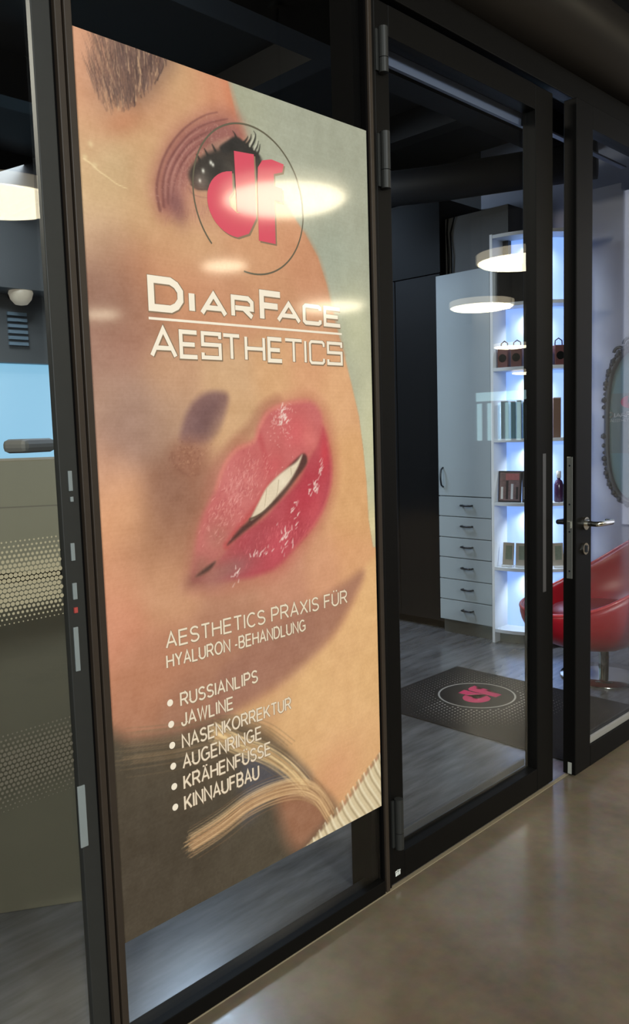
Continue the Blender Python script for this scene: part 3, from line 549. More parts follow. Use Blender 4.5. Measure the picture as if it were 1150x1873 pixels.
GL = {'D': [([(0,0),(0,1),(.66,1),(.86,.88),(1,.66),(1,.34),(.86,.12),(.66,0)], True)], 'I': [([(.5,0),(.5,1)], False)],
      'A': [([(0,0),(.5,1),(1,0)], False), ([(.2,.3),(.8,.3)], False)], 'R': [([(0,0),(0,1),(.8,1),(1,.8),(1,.44),(.12,.44)], False), ([(.55,.44),(1,0)], False)],
      'F': [([(0,0),(0,1),(1,1)], False), ([(0,.52),(.85,.52)], False)], 'C': [([(1,.78),(1,.92),(.9,1),(.1,1),(0,.9),(0,.1),(.1,0),(.9,0),(1,.08),(1,.22)], False)],
      'E': [([(1,1),(0,1),(0,0),(1,0)], False), ([(0,.5),(.85,.5)], False)], 'S': [([(1,.8),(1,1),(0,1),(0,.54),(1,.54),(1,0),(0,0),(0,.2)], False)],
      'T': [([(0,1),(1,1)], False), ([(.5,0),(.5,1)], False)], 'H': [([(0,0),(0,1)], False), ([(1,0),(1,1)], False), ([(0,.5),(1,.5)], False)]}
H1 = [('D',.152,.250,1.451,1.530,1.9),('I',.262,.286,1.452,1.508,1.9),('A',.297,.381,1.452,1.509,1.35),('R',.393,.467,1.453,1.509,1.35),('F',.487,.567,1.451,1.530,1.75),('A',.545,.633,1.453,1.508,1.25),('C',.640,.712,1.454,1.509,1.2),('E',.720,.792,1.454,1.509,1.2)]
H2 = [('A',.150,.226,1.346,1.416,1.15),('E',.232,.289,1.347,1.414,1.15),('S',.296,.358,1.348,1.414,1.05),('T',.360,.420,1.348,1.413,1.0),('H',.432,.501,1.348,1.413,1.0),('E',.509,.564,1.348,1.413,1.15),('T',.568,.637,1.349,1.413,0.9),('I',.640,.652,1.349,1.413,0.9),('C',.660,.721,1.349,1.413,0.85),('S',.730,.793,1.349,1.413,0.95)]
def logo_letter(parent, it, y, m, grow, off):
    b = bmesh.new(); ch, u0, u1, v0, v1, ws = it; ww = 0.0088*(ws+grow); h = 0.0045*ws
    for q_, (pl, cl) in enumerate(GL[ch]):
        ribbon(b, [(off[0]+u0+h+(u1-u0-2*h)*x, off[1]+v0+h*0.9+(v1-v0-1.8*h)*z) for x, z in pl], ww, y-q_*6e-5, cl)
    return obj('letter_shadow' if grow else 'letter', b, m, parent, flat=True)
for nm, items in (('headline_lettering', H1), ('subhead_lettering', H2)):
    e = bpy.data.objects.new(nm, None); COL.objects.link(e); e.parent = poster; e.empty_display_size = 0.05
    for it in items: logo_letter(e, it, -0.0036, M_prw, 0, (0, 0)); logo_letter(e, it, -0.0033, M_prg, 0.55, (0.0012, -0.0012))
b = bmesh.new(); ribbon(b, [(0.151, 1.434), (0.792, 1.4365)], 0.0058, -0.0036); obj('headline_rule', b, M_prw, poster)
def ar(cx, cy, rx, ry, a0, a1, n=9): return [(cx+rx*math.cos(math.radians(a)), cy+ry*math.sin(math.radians(a))) for a in np.linspace(a0, a1, n)]
LF = {'A': (.70, [[(0,0),(.35,1),(.70,0)], [(.115,.33),(.585,.33)]]), 'B': (.62, [[(0,0),(0,1),(.36,1)]+ar(.36,.76,.22,.24,90,-90)+[(.08,.52)], [(.36,.52)]+ar(.36,.26,.26,.26,90,-90)+[(.08,0)]]),
      'C': (.66, [ar(.38,.5,.38,.5,48,312,17)]), 'D': (.68, [[(0,0),(0,1),(.30,1)]+ar(.30,.5,.38,.5,90,-90,13)+[(.08,0)]]), 'E': (.60, [[(.60,1),(0,1),(0,0),(.60,0)], [(0,.52),(.55,.52)]]),
      'F': (.56, [[(.56,1),(0,1),(0,0)], [(0,.52),(.49,.52)]]), 'G': (.76, [ar(.38,.5,.38,.5,48,300,16)+[(.74,.14),(.74,.46),(.42,.46)]]), 'H': (.66, [[(0,0),(0,1)], [(.66,0),(.66,1)], [(0,.52),(.66,.52)]]),
      'I': (.02, [[(.01,0),(.01,1)]]), 'J': (.44, [[(.44,1),(.44,.24)]+ar(.22,.24,.22,.24,0,-180)+[(0,.3)]]), 'K': (.64, [[(0,0),(0,1)], [(.62,1),(0,.36)], [(.2,.57),(.64,0)]]), 'L': (.52, [[(0,1),(0,0),(.52,0)]]),
      'N': (.66, [[(0,0),(0,1),(.66,0),(.66,1)]]), 'O': (.80, [ar(.40,.5,.40,.5,0,360,25)]), 'P': (.60, [[(0,0),(0,1),(.36,1)]+ar(.36,.73,.24,.27,90,-90)+[(.08,.46)]]), 'R': (.66, [[(0,0),(0,1),(.38,1)]+ar(.38,.74,.25,.26,90,-90)+[(.08,.48)], [(.34,.48),(.66,0)]]),
      'S': (.60, [ar(.30,.75,.28,.25,25,250,12)+[(.36,.48)]+ar(.30,.25,.30,.25,80,-155,13)]), 'T': (.62, [[(0,1),(.62,1)], [(.31,1),(.31,0)]]), 'U': (.64, [[(0,1),(0,.32)]+ar(.32,.32,.32,.32,180,360,13)+[(.64,1)]]),
      'W': (.94, [[(0,1),(.24,0),(.47,1),(.70,0),(.94,1)]]), 'X': (.66, [[(0,0),(.66,1)], [(0,1),(.66,0)]]), 'Y': (.66, [[(0,1),(.33,.45),(.66,1)], [(.33,.45),(.33,0)]]), '-': (.28, [[(0,.36),(.28,.36)]]), ' ': (.16, [])}
LF['Ü'] = (.64, LF['U'][1]+[[(.17,1.12),(.17,1.24)], [(.46,1.12),(.46,1.24)]]); LF['Ä'] = (.70, LF['A'][1]+[[(.20,1.12),(.20,1.24)], [(.49,1.12),(.49,1.24)]])
def text_line(s_, u0, u1, v0, cap, m, w):
    tot = sum(LF[c][0]+.235 for c in s_)-.235; sx = (u1-u0-w)/tot; x = u0+w/2
    e = bpy.data.objects.new('text_line', None); COL.objects.link(e); e.parent = poster; e.empty_display_size = 0.05
    for c in s_:
        wd, strokes = LF[c]
        for grow, mm, y, o_ in ((0, m, -0.0036, 0.0), (0.0022, M_prg, -0.0033, 0.0007)) if strokes else ():
            b = bmesh.new()
            for q_, pl in enumerate(strokes):
                cl = len(pl) > 20 and c == 'O'
                ribbon(b, [(x+px_*sx+o_, v0+w/2+pz*(cap-w)-o_) for px_, pz in (pl[:-1] if cl else pl)], w+grow, y-q_*6e-5, cl)
            obj('letter_shadow' if grow else 'letter', b, mm, e, flat=True)
        x += (wd+.235)*sx
for s_, u0, u1, v0, cap, w_ in (('AESTHETICS PRAXIS FÜR', .153, .786, .665, .040, .0047), ('HYALURON -BEHANDLUNG', .152, .614, .617, .034, .0043), ('RUSSIANLIPS', .186, .434, .515, .035, .0046), ('JAWLINE', .186, .349, .465, .035, .0046),
                           ('NASENKORREKTUR', .185, .550, .410, .036, .0046), ('AUGENRINGE', .184, .440, .359, .037, .0046), ('KRÄHENFÜSSE', .184, .470, .307, .037, .0048), ('KINNAUFBAU', .183, .426, .254, .039, .005)):
    text_line(s_, u0, u1, v0, cap, M_prt, w_)
for v in (.533, .480, .428, .376, .325, .273):
    b = bmesh.new(); vs = [b.verts.new((.157+.0085*math.cos(2*PI*k/16), -0.0036, v+.0085*math.sin(2*PI*k/16))) for k in range(16)]; b.faces.new(vs); obj('bullet', b, M_prw, poster)
# round logo: thin ring (open at the lower left) and the two joined pink letters
def logo_d(n=20):
    c, R, r = (0.423, 1.7275), 0.0905, 0.019
    left = [(0.411, 1.806)]+[(c[0]+math.cos(a)*0.089, c[1]+math.sin(a)*0.078) for a in np.linspace(PI*0.56, PI*1.5, n)]
    return left
def poly_face(bm, pts, y, sh=(0, 0)):
    vs = [bm.verts.new((p[0]+sh[0], y, p[1]+sh[1])) for p in pts]; f = bm.faces.new(vs); bm.normal_update()
    if f.normal.y > 0: f.normal_flip()
    bmesh.ops.triangulate(bm, faces=[f])
cD = (0.423, 1.728)
D_bowl = [(0.413, 1.806)]+[(cD[0]+math.cos(a)*0.090, cD[1]+math.sin(a)*0.078) for a in np.linspace(PI*0.60, PI*1.5, 18)]+[(0.460, 1.664),(0.486, 1.705),(0.486, 1.735),(0.462, 1.712),(0.424, 1.709),(0.402, 1.722),(0.400, 1.742),(0.413, 1.757)]
D_stem = [(0.4215, 1.856),(0.486, 1.861),(0.487, 1.735),(0.486, 1.705),(0.455, 1.708),(0.424, 1.712),(0.4235, 1.755)]
F_stem = [(0.493, 1.652),(0.550, 1.651),(0.551, 1.760),(0.580, 1.760),(0.580, 1.795),(0.551, 1.796),(0.552, 1.826),(0.582, 1.836),(0.588, 1.857),(0.545, 1.861),(0.513, 1.852),(0.498, 1.832),(0.495, 1.796),(0.494, 1.760)]
def logo_parts(parent, m, msh, mring, y, dy, f3=None):
    for q_, (nm, pl) in enumerate((('logo_letter', D_bowl), ('logo_letter', D_stem), ('logo_letter', F_stem))):
        b = bmesh.new(); poly_face(b, pl, y-dy-q_*6e-5); o = obj(nm, b, m, parent, flat=True)
        if msh is not None: b = bmesh.new(); poly_face(b, pl, y-q_*6e-5, (0.005, -0.004)); obj('letter_shadow', b, msh, o, flat=True)
logo_parts(poster, M_pink, M_prg, M_ring, -0.0034, 0.0003)
cR, rR = (0.473, 1.7475), 0.1805
b = bmesh.new(); ribbon(b, [(cR[0]+rR*math.cos(a), cR[1]+rR*math.sin(a)) for a in np.linspace(-PI*0.56, PI*1.24, 90)], 0.0042, -0.0036); obj('logo_ring', b, M_ring, poster)

# ---------------------------------------------------------------- shop: tall cabinet with drawers
CX = 2.738
cab = thing('tall_cabinet', 'tall white cabinet with one door above six drawers beside the lit display', 'cabinet', (CX, 1.363, 0))
box('body', M_white, cab, 0.018, 0.54, 0.0, 0.427, 0.10, 2.467, 0.002)
box('plinth', M_plinth, cab, 0.05, 0.54, 0.0, 0.427, 0.0, 0.10)
dr = box('door', M_white, cab, 0.0, 0.018, 0.002, 0.425, 0.976, 2.465, 0.002)
b = bmesh.new(); add_tube(b, [(0.0, 0.386, 1.035), (-0.022, 0.386, 1.05), (-0.030, 0.386, 1.09), (-0.030, 0.386, 1.12), (-0.022, 0.386, 1.155), (0.0, 0.386, 1.17)], 0.006, 10); obj('handle', b, M_pull, dr, smooth=True)
zs = [0.102, 0.249, 0.395, 0.547, 0.687, 0.833, 0.972]
for i in range(6):
    d = box('drawer', M_white, cab, 0.0, 0.018, 0.002, 0.425, zs[i]+0.003, zs[i+1]-0.003, 0.0015); zc = (zs[i]+zs[i+1])/2+0.012
    b = bmesh.new(); add_tube(b, [(0.0, 0.150, zc), (-0.022, 0.150, zc), (-0.026, 0.165, zc), (-0.026, 0.215, zc), (-0.022, 0.230, zc), (0.0, 0.230, zc)], 0.0065, 10); obj('handle', b, M_pull, d, smooth=True)
# dark tall unit left of it, and the wall panel above
du = thing('dark_wardrobe', 'tall dark charcoal unit left of the white cabinet', 'wardrobe', (2.80, 1.795, 0))
M_char = mat('charcoal_laminate', (22, 21, 22), 0.5, spec=0.12, noise=0.06, nscale=5); M_char2 = mat('black_laminate', (13, 12, 13), 0.5, spec=0.1)
box('body', M_char, du, 0.018, 0.49, 0, 1.6, 0.06, 2.50, 0.002); box('plinth', M_char2, du, 0.06, 0.49, 0, 1.6, 0, 0.06); box('top_panel', M_char2, du, 0.0, 0.49, 0, 1.6, 2.50, 3.00, 0.002)
for k in range(4): box('door', M_char, du, 0.0, 0.018, 0.4*k+0.003, 0.4*k+0.397, 0.065, 2.495, 0.002)
struct(box('trim_8', mat('grey_boxing', (70, 70, 70), 0.6, noise=0.06, nscale=6), None, 2.86, 3.3, 1.30, 1.79, 2.475, 2.86))
cb = bmesh.new()
for k, yo in enumerate((1.765, 1.735)): add_tube(cb, [(2.85, yo, 2.476), (2.845, yo-0.004, 2.60), (2.852, yo+0.010, 2.76), (2.85, yo-0.03*k, 2.87)], 0.004, 8)
tag(obj('cable', cb, M_gasket), 'two thin black cables hanging above the white cabinet', 'cable')

# ---------------------------------------------------------------- shop: rounded lit display shelf
DC = (CX+0.5, 1.341); RS = 0.5
disp = thing('display_shelf', 'rounded white display shelf with blue-lit curved back beside the cabinet', 'shelf', (DC[0], DC[1], 0))
def arc(r, a0=180, a1=246, n=24): return [(r*math.cos(math.radians(a)), r*math.sin(math.radians(a))) for a in np.linspace(a0, a1, n)]
def sector(r0, r1, z0, z1, a0=180, a1=246, n=24):
    bm = bmesh.new(); add_prism(bm, arc(r1, a0, a1, n)+arc(r0, a0, a1, n)[::-1], z0, z1); return bm
M_lit = mat('backlit_acrylic', (210, 220, 235), 0.35, emit=(0.22, 0.42, 1.0), estr=1.0)
M_shelf = mat('white_shelf_board', (215, 220, 228), 0.4)
obj('plinth', sector(0.02, 0.44, 0, 0.075), M_plinth, disp)
SZ = [0.095, 0.515, 0.945, 1.360, 1.818, 2.222, 2.655]
for i, z in enumerate(SZ): obj('shelf_board', sector(0.02, RS, z-0.022, z), M_shelf, disp, bevel=0.002)
obj('lit_back', sector(0.33, 0.345, 0.095, 2.633), M_lit, disp, smooth=False)
box('side_panel', M_whiteedge, disp, -0.502, 0.05, 0.0, 0.020, 0.0, 2.66, 0.001)
for z in SZ[1:]:
    a = math.radians(211); p = (0.415*math.cos(a), 0.415*math.sin(a))
    b = bmesh.new(); add_lathe(b, [(0, -0.012), (0.016, -0.012), (0.02, -0.006), (0.02, 0), (0, 0)], 16, (p[0], p[1], z-0.022)); dl = obj('downlight', b, M_chrome, disp)
    l = bpy.data.lights.new('shelf_spot', 'SPOT'); l.energy = 6.0; l.color = (0.82, 0.93, 1.0); l.spot_size = math.radians(125); l.spot_blend = 0.8; l.shadow_soft_size = 0.012
    o = bpy.data.objects.new('shelf_spot', l); COL.objects.link(o); o.location = (DC[0]+p[0], DC[1]+p[1], z-0.045)
    o.rotation_euler = (Vector((-math.cos(a)*0.07, -math.sin(a)*0.07, -0.16))).to_track_quat('-Z', 'Y').to_euler()
def at_arc(deg, r, z): a = math.radians(deg); return (DC[0]+r*math.cos(a), DC[1]+r*math.sin(a), z), math.radians(deg)-PI
def shelf_box(name, deg, r, z, w, h, d, m, label, cat, group=None, tilt=0.0):
    loc, rz = at_arc(deg, r, z); t = thing(name, label, cat, loc, rz, group); t.rotation_euler = (0, tilt, rz); return t     # local -x faces out
M_blk = mat('black_box_lacquer', (10, 9, 8), 0.5, spec=0.2)
t = shelf_box('storage_box', 198, 0.425, SZ[5], .24, .235, .1, M_blk, 'black storage box on the top bay of the lit display shelf', 'box')
box('body', M_blk, t, -0.045, 0.045, -0.118, 0.122, 0, 0.205, 0.003); box('lid', M_blk, t, -0.049, 0.049, -0.122, 0.126, 0.205, 0.238, 0.003)
M_mar = mat('maroon_card', (108, 62, 62), 0.5, noise=0.15, nscale=30); M_mard = mat('dark_maroon_card', (58, 38, 36), 0.5)
for k, deg in enumerate((186.3, 197.2, 208.1, 219.2, 230.5)):
    t = shelf_box('gift_bag', deg, 0.445, SZ[4], .08, .17, .07, M_mar, 'maroon gift bag %s on a display shelf' % ('beside the white side panel', 'second from the side panel', 'in the middle of its row', 'just left of the door stile', 'seen between the two doors')[k], 'bag', 'maroon gift bags on the display')
    box('body', M_mar if k != 2 else M_mard, t, -0.03, 0.03, -0.035, 0.035, 0, 0.125, 0.003)
    b = bmesh.new(); add_tube(b, [(0, -0.024, 0.12), (0, -0.022, 0.155), (0, 0, 0.17), (0, 0.022, 0.155), (0, 0.024, 0.12)], 0.004, 8); obj('handle', b, M_mard, t, smooth=True)
    b = bmesh.new(); add_tube(b, [(-0.0305, 0, 0.06), (-0.032, 0, 0.06)], 0.026, 20); obj('round_window', b, M_blk, t)
M_silv = mat('silver_foil_card', (150, 168, 178), 0.25, metal=0.4); M_teal = mat('teal_card', (92, 128, 140), 0.4); M_brnb = mat('brown_card', (120, 92, 78), 0.5)
for k, (deg, w, h, m, lb) in enumerate(((187.0, .05, .24, M_silv, 'narrow silver carton next to the white side panel, middle bay'), (194, .03, .235, M_teal, 'slim teal carton beside the silver carton, middle bay'), (199, .03, .24, M_silv, 'slim silver carton between two teal cartons, middle bay'), (204, .034, .23, M_teal, 'teal carton right of the slim silver one, middle bay'), (213, .07, .22, M_silv, 'broad silver carton beside the left door stile, middle bay'), (228.5, .05, .25, M_brnb, 'brown carton seen through the gap between the doors'))):
    t = shelf_box('product_carton', deg, 0.44, SZ[3], w, h, .05, m, lb, 'box', 'cartons on the middle bay')
    box('carton', m, t, -0.025, 0.025, -w/2, w/2, 0, h, 0.002); box('flap', M_whiteedge, t, -0.026, 0.026, -w/2-0.001, w/2+0.001, h, h+0.006, 0.001)
# framed prints (bay four) and small cards (bay five)
M_frm = mat('dark_frame', (52, 46, 50), 0.4); M_pr1 = mat('faded_photo_print', (128, 104, 106), 0.4, noise=0.55, nscale=55); M_pr2 = mat('dark_photo_print', (70, 66, 78), 0.4, noise=0.5, nscale=50)
M_pinkp = mat('pink_strip_print', (188, 112, 116), 0.4, noise=0.3, nscale=60); M_bot = mat('plum_bottle', (66, 42, 72), 0.2)
for deg, w, m, lb in ((190.5, .155, M_pr1, 'framed photo print with pink strip beside the white side panel'), (208.5, .12, M_pr2, 'dark framed photo print beside the left door stile')):
    t = shelf_box('photo_frame', deg, 0.455, SZ[2], w, .2, .03, m, lb, 'picture frame', 'photo frames on the fourth bay', 0.10)
    box('frame', M_frm, t, -0.006, 0.008, -w/2, w/2, 0, 0.205, 0.002); box('print', m, t, -0.008, -0.0055, -w/2+0.010, w/2-0.010, 0.010, 0.195)
    box('print_strip', M_pinkp, t, -0.009, -0.0075, -w/2+0.014, w/2-0.05, 0.145, 0.188); box('stand', M_frm, t, 0.008, 0.05, -0.01, 0.01, 0.0, 0.02)
    for q in range(4): box('print_figure', M_whiteedge if q % 2 else M_frm, t, -0.009, -0.0075, -w/2+0.018+q*w*0.22, -w/2+0.018+q*w*0.22+w*0.10, 0.02, 0.10+0.02*(q % 3))
loc, rz = at_arc(231, 0.44, SZ[2]); t = thing('plum_bottle', 'dark plum cosmetic bottle seen in the gap between the doors', 'bottle', loc, rz)
b = bmesh.new(); add_lathe(b, [(0, 0), (0.026, 0), (0.03, 0.006), (0.03, 0.11), (0.022, 0.135), (0.011, 0.145), (0.011, 0.155), (0, 0.155)], 24); obj('flask', b, M_bot, t, smooth=True)
b = bmesh.new(); add_lathe(b, [(0, 0.155), (0.015, 0.155), (0.015, 0.195), (0.012, 0.2), (0, 0.2)], 20); obj('cap', b, M_whiteedge, t, smooth=True)
M_card = mat('beige_card', (172, 164, 150), 0.5, noise=0.1, nscale=30); M_cardg = mat('green_print', (120, 132, 116), 0.5, noise=0.4, nscale=60)
for k, (deg, lb) in enumerate(((188.5, 'beige leaflet holder nearest the white side panel'), (200, 'beige leaflet holder second from the white side panel'), (211.5, 'beige leaflet holder beside the left door stile'), (230, 'beige leaflet holder seen in the gap between the doors'))):
    t = shelf_box('leaflet_holder', deg, 0.45, SZ[1], .085, .16, .03, M_card, lb, 'leaflet holder', 'leaflet holders on the fifth bay', 0.12)
    box('leaflet', M_card, t, -0.004, 0.004, -0.038, 0.038, 0.012, 0.160, 0.001); box('foot', M_whiteedge, t, -0.02, 0.03, -0.037, 0.037, 0, 0.012, 0.001)
    box('leaflet_print', M_cardg, t, -0.0055, -0.0035, -0.026, 0.018, 0.05, 0.14)

# ---------------------------------------------------------------- shop: ornate mirror with lettering
mir = thing('ornate_mirror', 'mirror with dark scrolled frame and pink logo on the pale wall', 'mirror', (3.295, 0.50, 1.42))
MA, MB = 0.315, 0.50
def superell(a, A, B_, e=0.62): c, s = math.cos(a), math.sin(a); return (A*math.copysign(abs(c)**e, c), B_*math.copysign(abs(s)**e, s))
b = bmesh.new(); add_tube(b, [(-0.02, *superell(2*PI*k/72, MA+.012, MB+.012)) for k in range(72)], 0.018, 10, closed=True); fr = obj('frame', b, mat('pewter', (84, 88, 96), 0.35, metal=0.6), mir, smooth=True)
b = bmesh.new()
for k in range(96):
    y, z = superell(2*PI*(k+.5)/96, MA+.026, MB+.026); r = 0.013+0.005*(k % 3)
    bmesh.ops.create_icosphere(b, subdivisions=1, radius=r, matrix=Matrix.Translation((-0.03, y, z)))
o = obj('beading', b, mat('dark_pewter', (58, 60, 66), 0.3, metal=0.6), fr, smooth=True); o['kind'] = 'stuff'
b = bmesh.new()
for sgn in (-1, 1):
    for q, (cy_, cz_, r0, turns) in enumerate(((0.07, MB+.05, .055, 1.4), (0.17, MB+.02, .045, 1.3), (0.24, MB-.03, .038, 1.2))):
        add_tube(b, [(-0.03, sgn*(cy_+r0*(1-t*.8)*math.cos(t*turns*2*PI)), cz_+r0*(1-t*.8)*math.sin(t*turns*2*PI)) for t in np.linspace(0, 1, 26)], 0.011, 8)
obj('scrollwork', b, mat('dark_pewter_scroll', (58, 60, 66), 0.3, metal=0.6), mir, smooth=True)
b = bmesh.new(); vs = [b.verts.new((-0.012, *superell(2*PI*k/72, MA, MB))) for k in range(72)]; b.faces.new(vs); obj('mirror_glass', b, mat('mirror_teal_reflection', (150, 196, 204), 0.06, metal=0.35), mir)  # teal base colour paints a bright reflection into the mirror glass
# grey sign panel printed on the glass
b = bmesh.new(); add_box(b, -0.016, -0.013, -0.30, 0.30, -0.175, 0.21); sg = obj('sign_panel', b, mat('grey_green_print', (112, 136, 138), 0.4), mir)
M_sw = mat('pale_sign_ink', (214, 222, 220), 0.5)
def flip(items, s, u0, v0, w, m, parent, x):
    bm = bmesh.new(); GLt = bm
    for ch, a0, a1, z0, z1, ws in items:
        for pl, cl in GL[ch]:
            pts = [(u0-(a0-.152+(a1-a0)*px_)*s, v0+(z0-1.451+(z1-z0)*pz)*s) for px_, pz in pl]
            P = [Vector(p) for p in pts]
            for i in range(len(P) if cl else len(P)-1):
                p, q = P[i], P[(i+1) % len(P)]; d = (q-p).normalized(); nn = Vector((-d.y, d.x))*w/2*ws; e = d*w/2*ws
                bm.faces.new([bm.verts.new((x, *(v_))) for v_ in (p-e+nn, p-e-nn, q+e-nn, q+e+nn)])
    return obj('sign_lettering', bm, m, parent)
flip(H1, 0.36, 0.318, 0.060, 0.0045, M_sw, sg, -0.0185)
flip([(c, a0, a1, z0+.105, z1+.105, ws) for c, a0, a1, z0, z1, ws in H2], 0.26, 0.305, 0.028, 0.0022, M_sw, sg, -0.0185)
b = bmesh.new()
for pl in (D_bowl, D_stem, F_stem):
    vs = [b.verts.new((-0.0185, 0.235-(x-.333)*0.6, 0.115+(z-1.65)*0.5)) for x, z in pl]; f = b.faces.new(vs); bmesh.ops.triangulate(b, faces=[f])
obj('sign_logo', b, mat('pink_sign_ink', (214, 84, 110), 0.5), sg)

# ---------------------------------------------------------------- shop: red swivel chair
chair = thing('swivel_tub_chair', 'red leather swivel tub chair with chrome pedestal behind the right door', 'chair', (2.50, 0.47, 0), math.radians(135))
M_red = mat('red_leather', (158, 22, 36), 0.32, bump=0.08, nscale=160); M_redd = mat('deep_red_leather', (128, 14, 28), 0.36)
def rim(p):       # p = angle from the front (+x)
    c = math.cos(p); s = abs(math.sin(p)); back = max(0.0, -c)
    q = (1-c)/2; r = 0.47-0.07*s**2-0.09*back; h = 0.405+0.43*q**1.6
    return r, h
b = bmesh.new(); NPH = 64; prof_n = 14
def shell_ring(t, inner):
    out = []
    for k in range(NPH):
        p = 2*PI*k/NPH; r, h = rim(p)
        if not inner: f = math.sin(t*PI/2)**0.85; rr = r*f; z = 0.17+(h-0.17)*(t**1.9)
        else:
            r2 = r-0.035; f = math.sin(t*PI/2)**0.9; rr = r2*f; z = 0.30+(h-0.012-0.30)*(t**2.2)
        out.append(b.verts.new((rr*math.cos(p), rr*math.sin(p), z)))
    return out
rings = [shell_ring(t, False) for t in np.linspace(0.08, 1, prof_n)]
lipr = []
for k in range(NPH): p = 2*PI*k/NPH; r, h = rim(p); lipr.append(b.verts.new(((r-0.016)*math.cos(p), (r-0.016)*math.sin(p), h+0.012)))
rings.append(lipr); rings += [shell_ring(t, True) for t in np.linspace(1, 0.08, prof_n)]
for A, B_ in zip(rings, rings[1:]):
    for k in range(NPH): b.faces.new((A[k], A[(k+1) % NPH], B_[(k+1) % NPH], B_[k]))
b.faces.new(rings[0][::-1]); b.faces.new(rings[-1])
obj('shell', b, M_red, chair, smooth=True)
b = bmesh.new(); add_tube(b, [((rim(2*PI*k/72)[0]-.006)*math.cos(2*PI*k/72), (rim(2*PI*k/72)[0]-.006)*math.sin(2*PI*k/72), rim(2*PI*k/72)[1]+.008) for k in range(72)], 0.010, 8, closed=True); obj('piping', b, mat('highlight_red_piping', (190, 60, 66), 0.2), chair, smooth=True)  # lighter red puts the rim's highlight into the piping colour
b = bmesh.new(); add_lathe(b, [(0, 0.33), (0.24, 0.33), (0.285, 0.345), (0.30, 0.37), (0.285, 0.395), (0.22, 0.405), (0, 0.41)], 40); obj('seat_cushion', b, M_redd, chair, smooth=True)
b = bmesh.new(); add_lathe(b, [(0, 0.012), (0.028, 0.012), (0.028, 0.16), (0.07, 0.175), (0.07, 0.185), (0, 0.185)], 24); obj('column', b, M_chrome, chair, smooth=False)
b = bmesh.new(); add_lathe(b, [(0, 0), (0.24, 0), (0.243, 0.005), (0.238, 0.012), (0.12, 0.018), (0.03, 0.024), (0, 0.024)], 48); obj('base_disc', b, M_chrome, chair, smooth=True)

# ---------------------------------------------------------------- shop: door mat with the logo
mt = thing('door_mat', 'charcoal door mat with pink round logo and dotted border inside the door', 'mat', (1.27, 0.06, 0))
M_mat = mat('charcoal_mat_pile', (38, 36, 38), 0.9, spec=0.1, noise=0.25, nscale=180, bump=0.3)
box('mat_sheet', M_mat, mt, 0, 0.85, 0, 1.155, 0.0005, 0.007, 0.002)
mc = (0.475, 0.765); M_matw = mat('grey_mat_print', (168, 164, 160), 0.9, spec=0.1); M_matp = mat('pink_mat_print', (206, 44, 100), 0.9, spec=0.1)
def flat_obj(name, polys, m, z, parent):
    bm = bmesh.new()
    for pl in polys:
        f = bm.faces.new([bm.verts.new((x, y, z)) for x, y in pl])
    bmesh.ops.triangulate(bm, faces=bm.faces); bmesh.ops.recalc_face_normals(bm, faces=bm.faces)
    return obj(name, bm, m, parent)
flat_obj('logo_ground', [[(mc[0]+.197*math.cos(a), mc[1]+.197*math.sin(a)) for a in np.linspace(0, 2*PI, 60, endpoint=False)]], mat('black_mat_print', (34, 32, 36), 0.9, spec=0.1), 0.0074, mt)
bm = bmesh.new(); N = 72
for k in range(N):
    a, c = 2*PI*k/N, 2*PI*(k+1)/N; bm.faces.new([bm.verts.new((mc[0]+r*math.cos(t), mc[1]+r*math.sin(t), 0.0078)) for r, t in ((.197, a), (.207, a), (.207, c), (.197, c))])
obj('logo_ring', bm, M_matw, mt)
for pl in (D_bowl, D_stem, F_stem): flat_obj('logo_letter', [[(mc[0]+(x-.458)*0.95, mc[1]+(z-1.756)*0.95) for x, z in pl]], M_matp, 0.0082, mt)
dots = []
for i in range(34):
    for j in range(46):
        x = 0.02+i*0.0245+(0.012 if j % 2 else 0); y = 0.02+j*0.0245; d = math.hypot(x-mc[0], y-mc[1])
        if d < 0.225 or d > 0.47 or x > 0.83: continue
        r = 0.0055*(1-(d-.22)/.30)*(0.55 if y > mc[1]+.1 or x > mc[0]+.2 else 1.0)
        if r > 0.0008: dots.append([(x+r*1.3*math.cos(t), y+r*math.sin(t)) for t in np.linspace(0, 2*PI, 6, endpoint=False)])
o = flat_obj('dot_print', dots, M_matw, 0.0074, mt); o['kind'] = 'stuff'

# ---------------------------------------------------------------- shop, left side: counter block and treatment chair
ct = thing('reception_counter', 'beige counter block behind the dotted glass at the left', 'counter', (-0.60, 0.62, 0), math.radians(-32))
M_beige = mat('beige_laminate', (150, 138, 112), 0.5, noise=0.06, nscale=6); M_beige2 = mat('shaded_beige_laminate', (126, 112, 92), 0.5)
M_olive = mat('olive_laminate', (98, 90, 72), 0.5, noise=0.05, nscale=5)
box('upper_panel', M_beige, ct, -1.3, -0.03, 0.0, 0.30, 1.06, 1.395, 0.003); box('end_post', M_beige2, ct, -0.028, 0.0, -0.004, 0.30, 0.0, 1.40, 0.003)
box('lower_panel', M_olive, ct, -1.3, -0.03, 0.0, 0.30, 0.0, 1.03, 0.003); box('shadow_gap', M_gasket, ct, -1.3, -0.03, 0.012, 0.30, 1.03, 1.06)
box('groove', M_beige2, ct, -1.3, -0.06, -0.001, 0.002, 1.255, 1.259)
tc = thing('treatment_chair', 'grey padded treatment chair with headrest behind the beige counter', 'chair', (0.40, 2.75, 0), math.radians(25))
M_gpad = mat('grey_vinyl_pad', (132, 130, 126), 0.5)
box('seat', M_gpad, tc, -0.27, 0.27, -0.3, 0.25, 0.50, 0.62, 0.04); box('backrest', M_gpad, tc, -0.25, 0.25, 0.2, 0.30, 0.6, 1.22, 0.04)
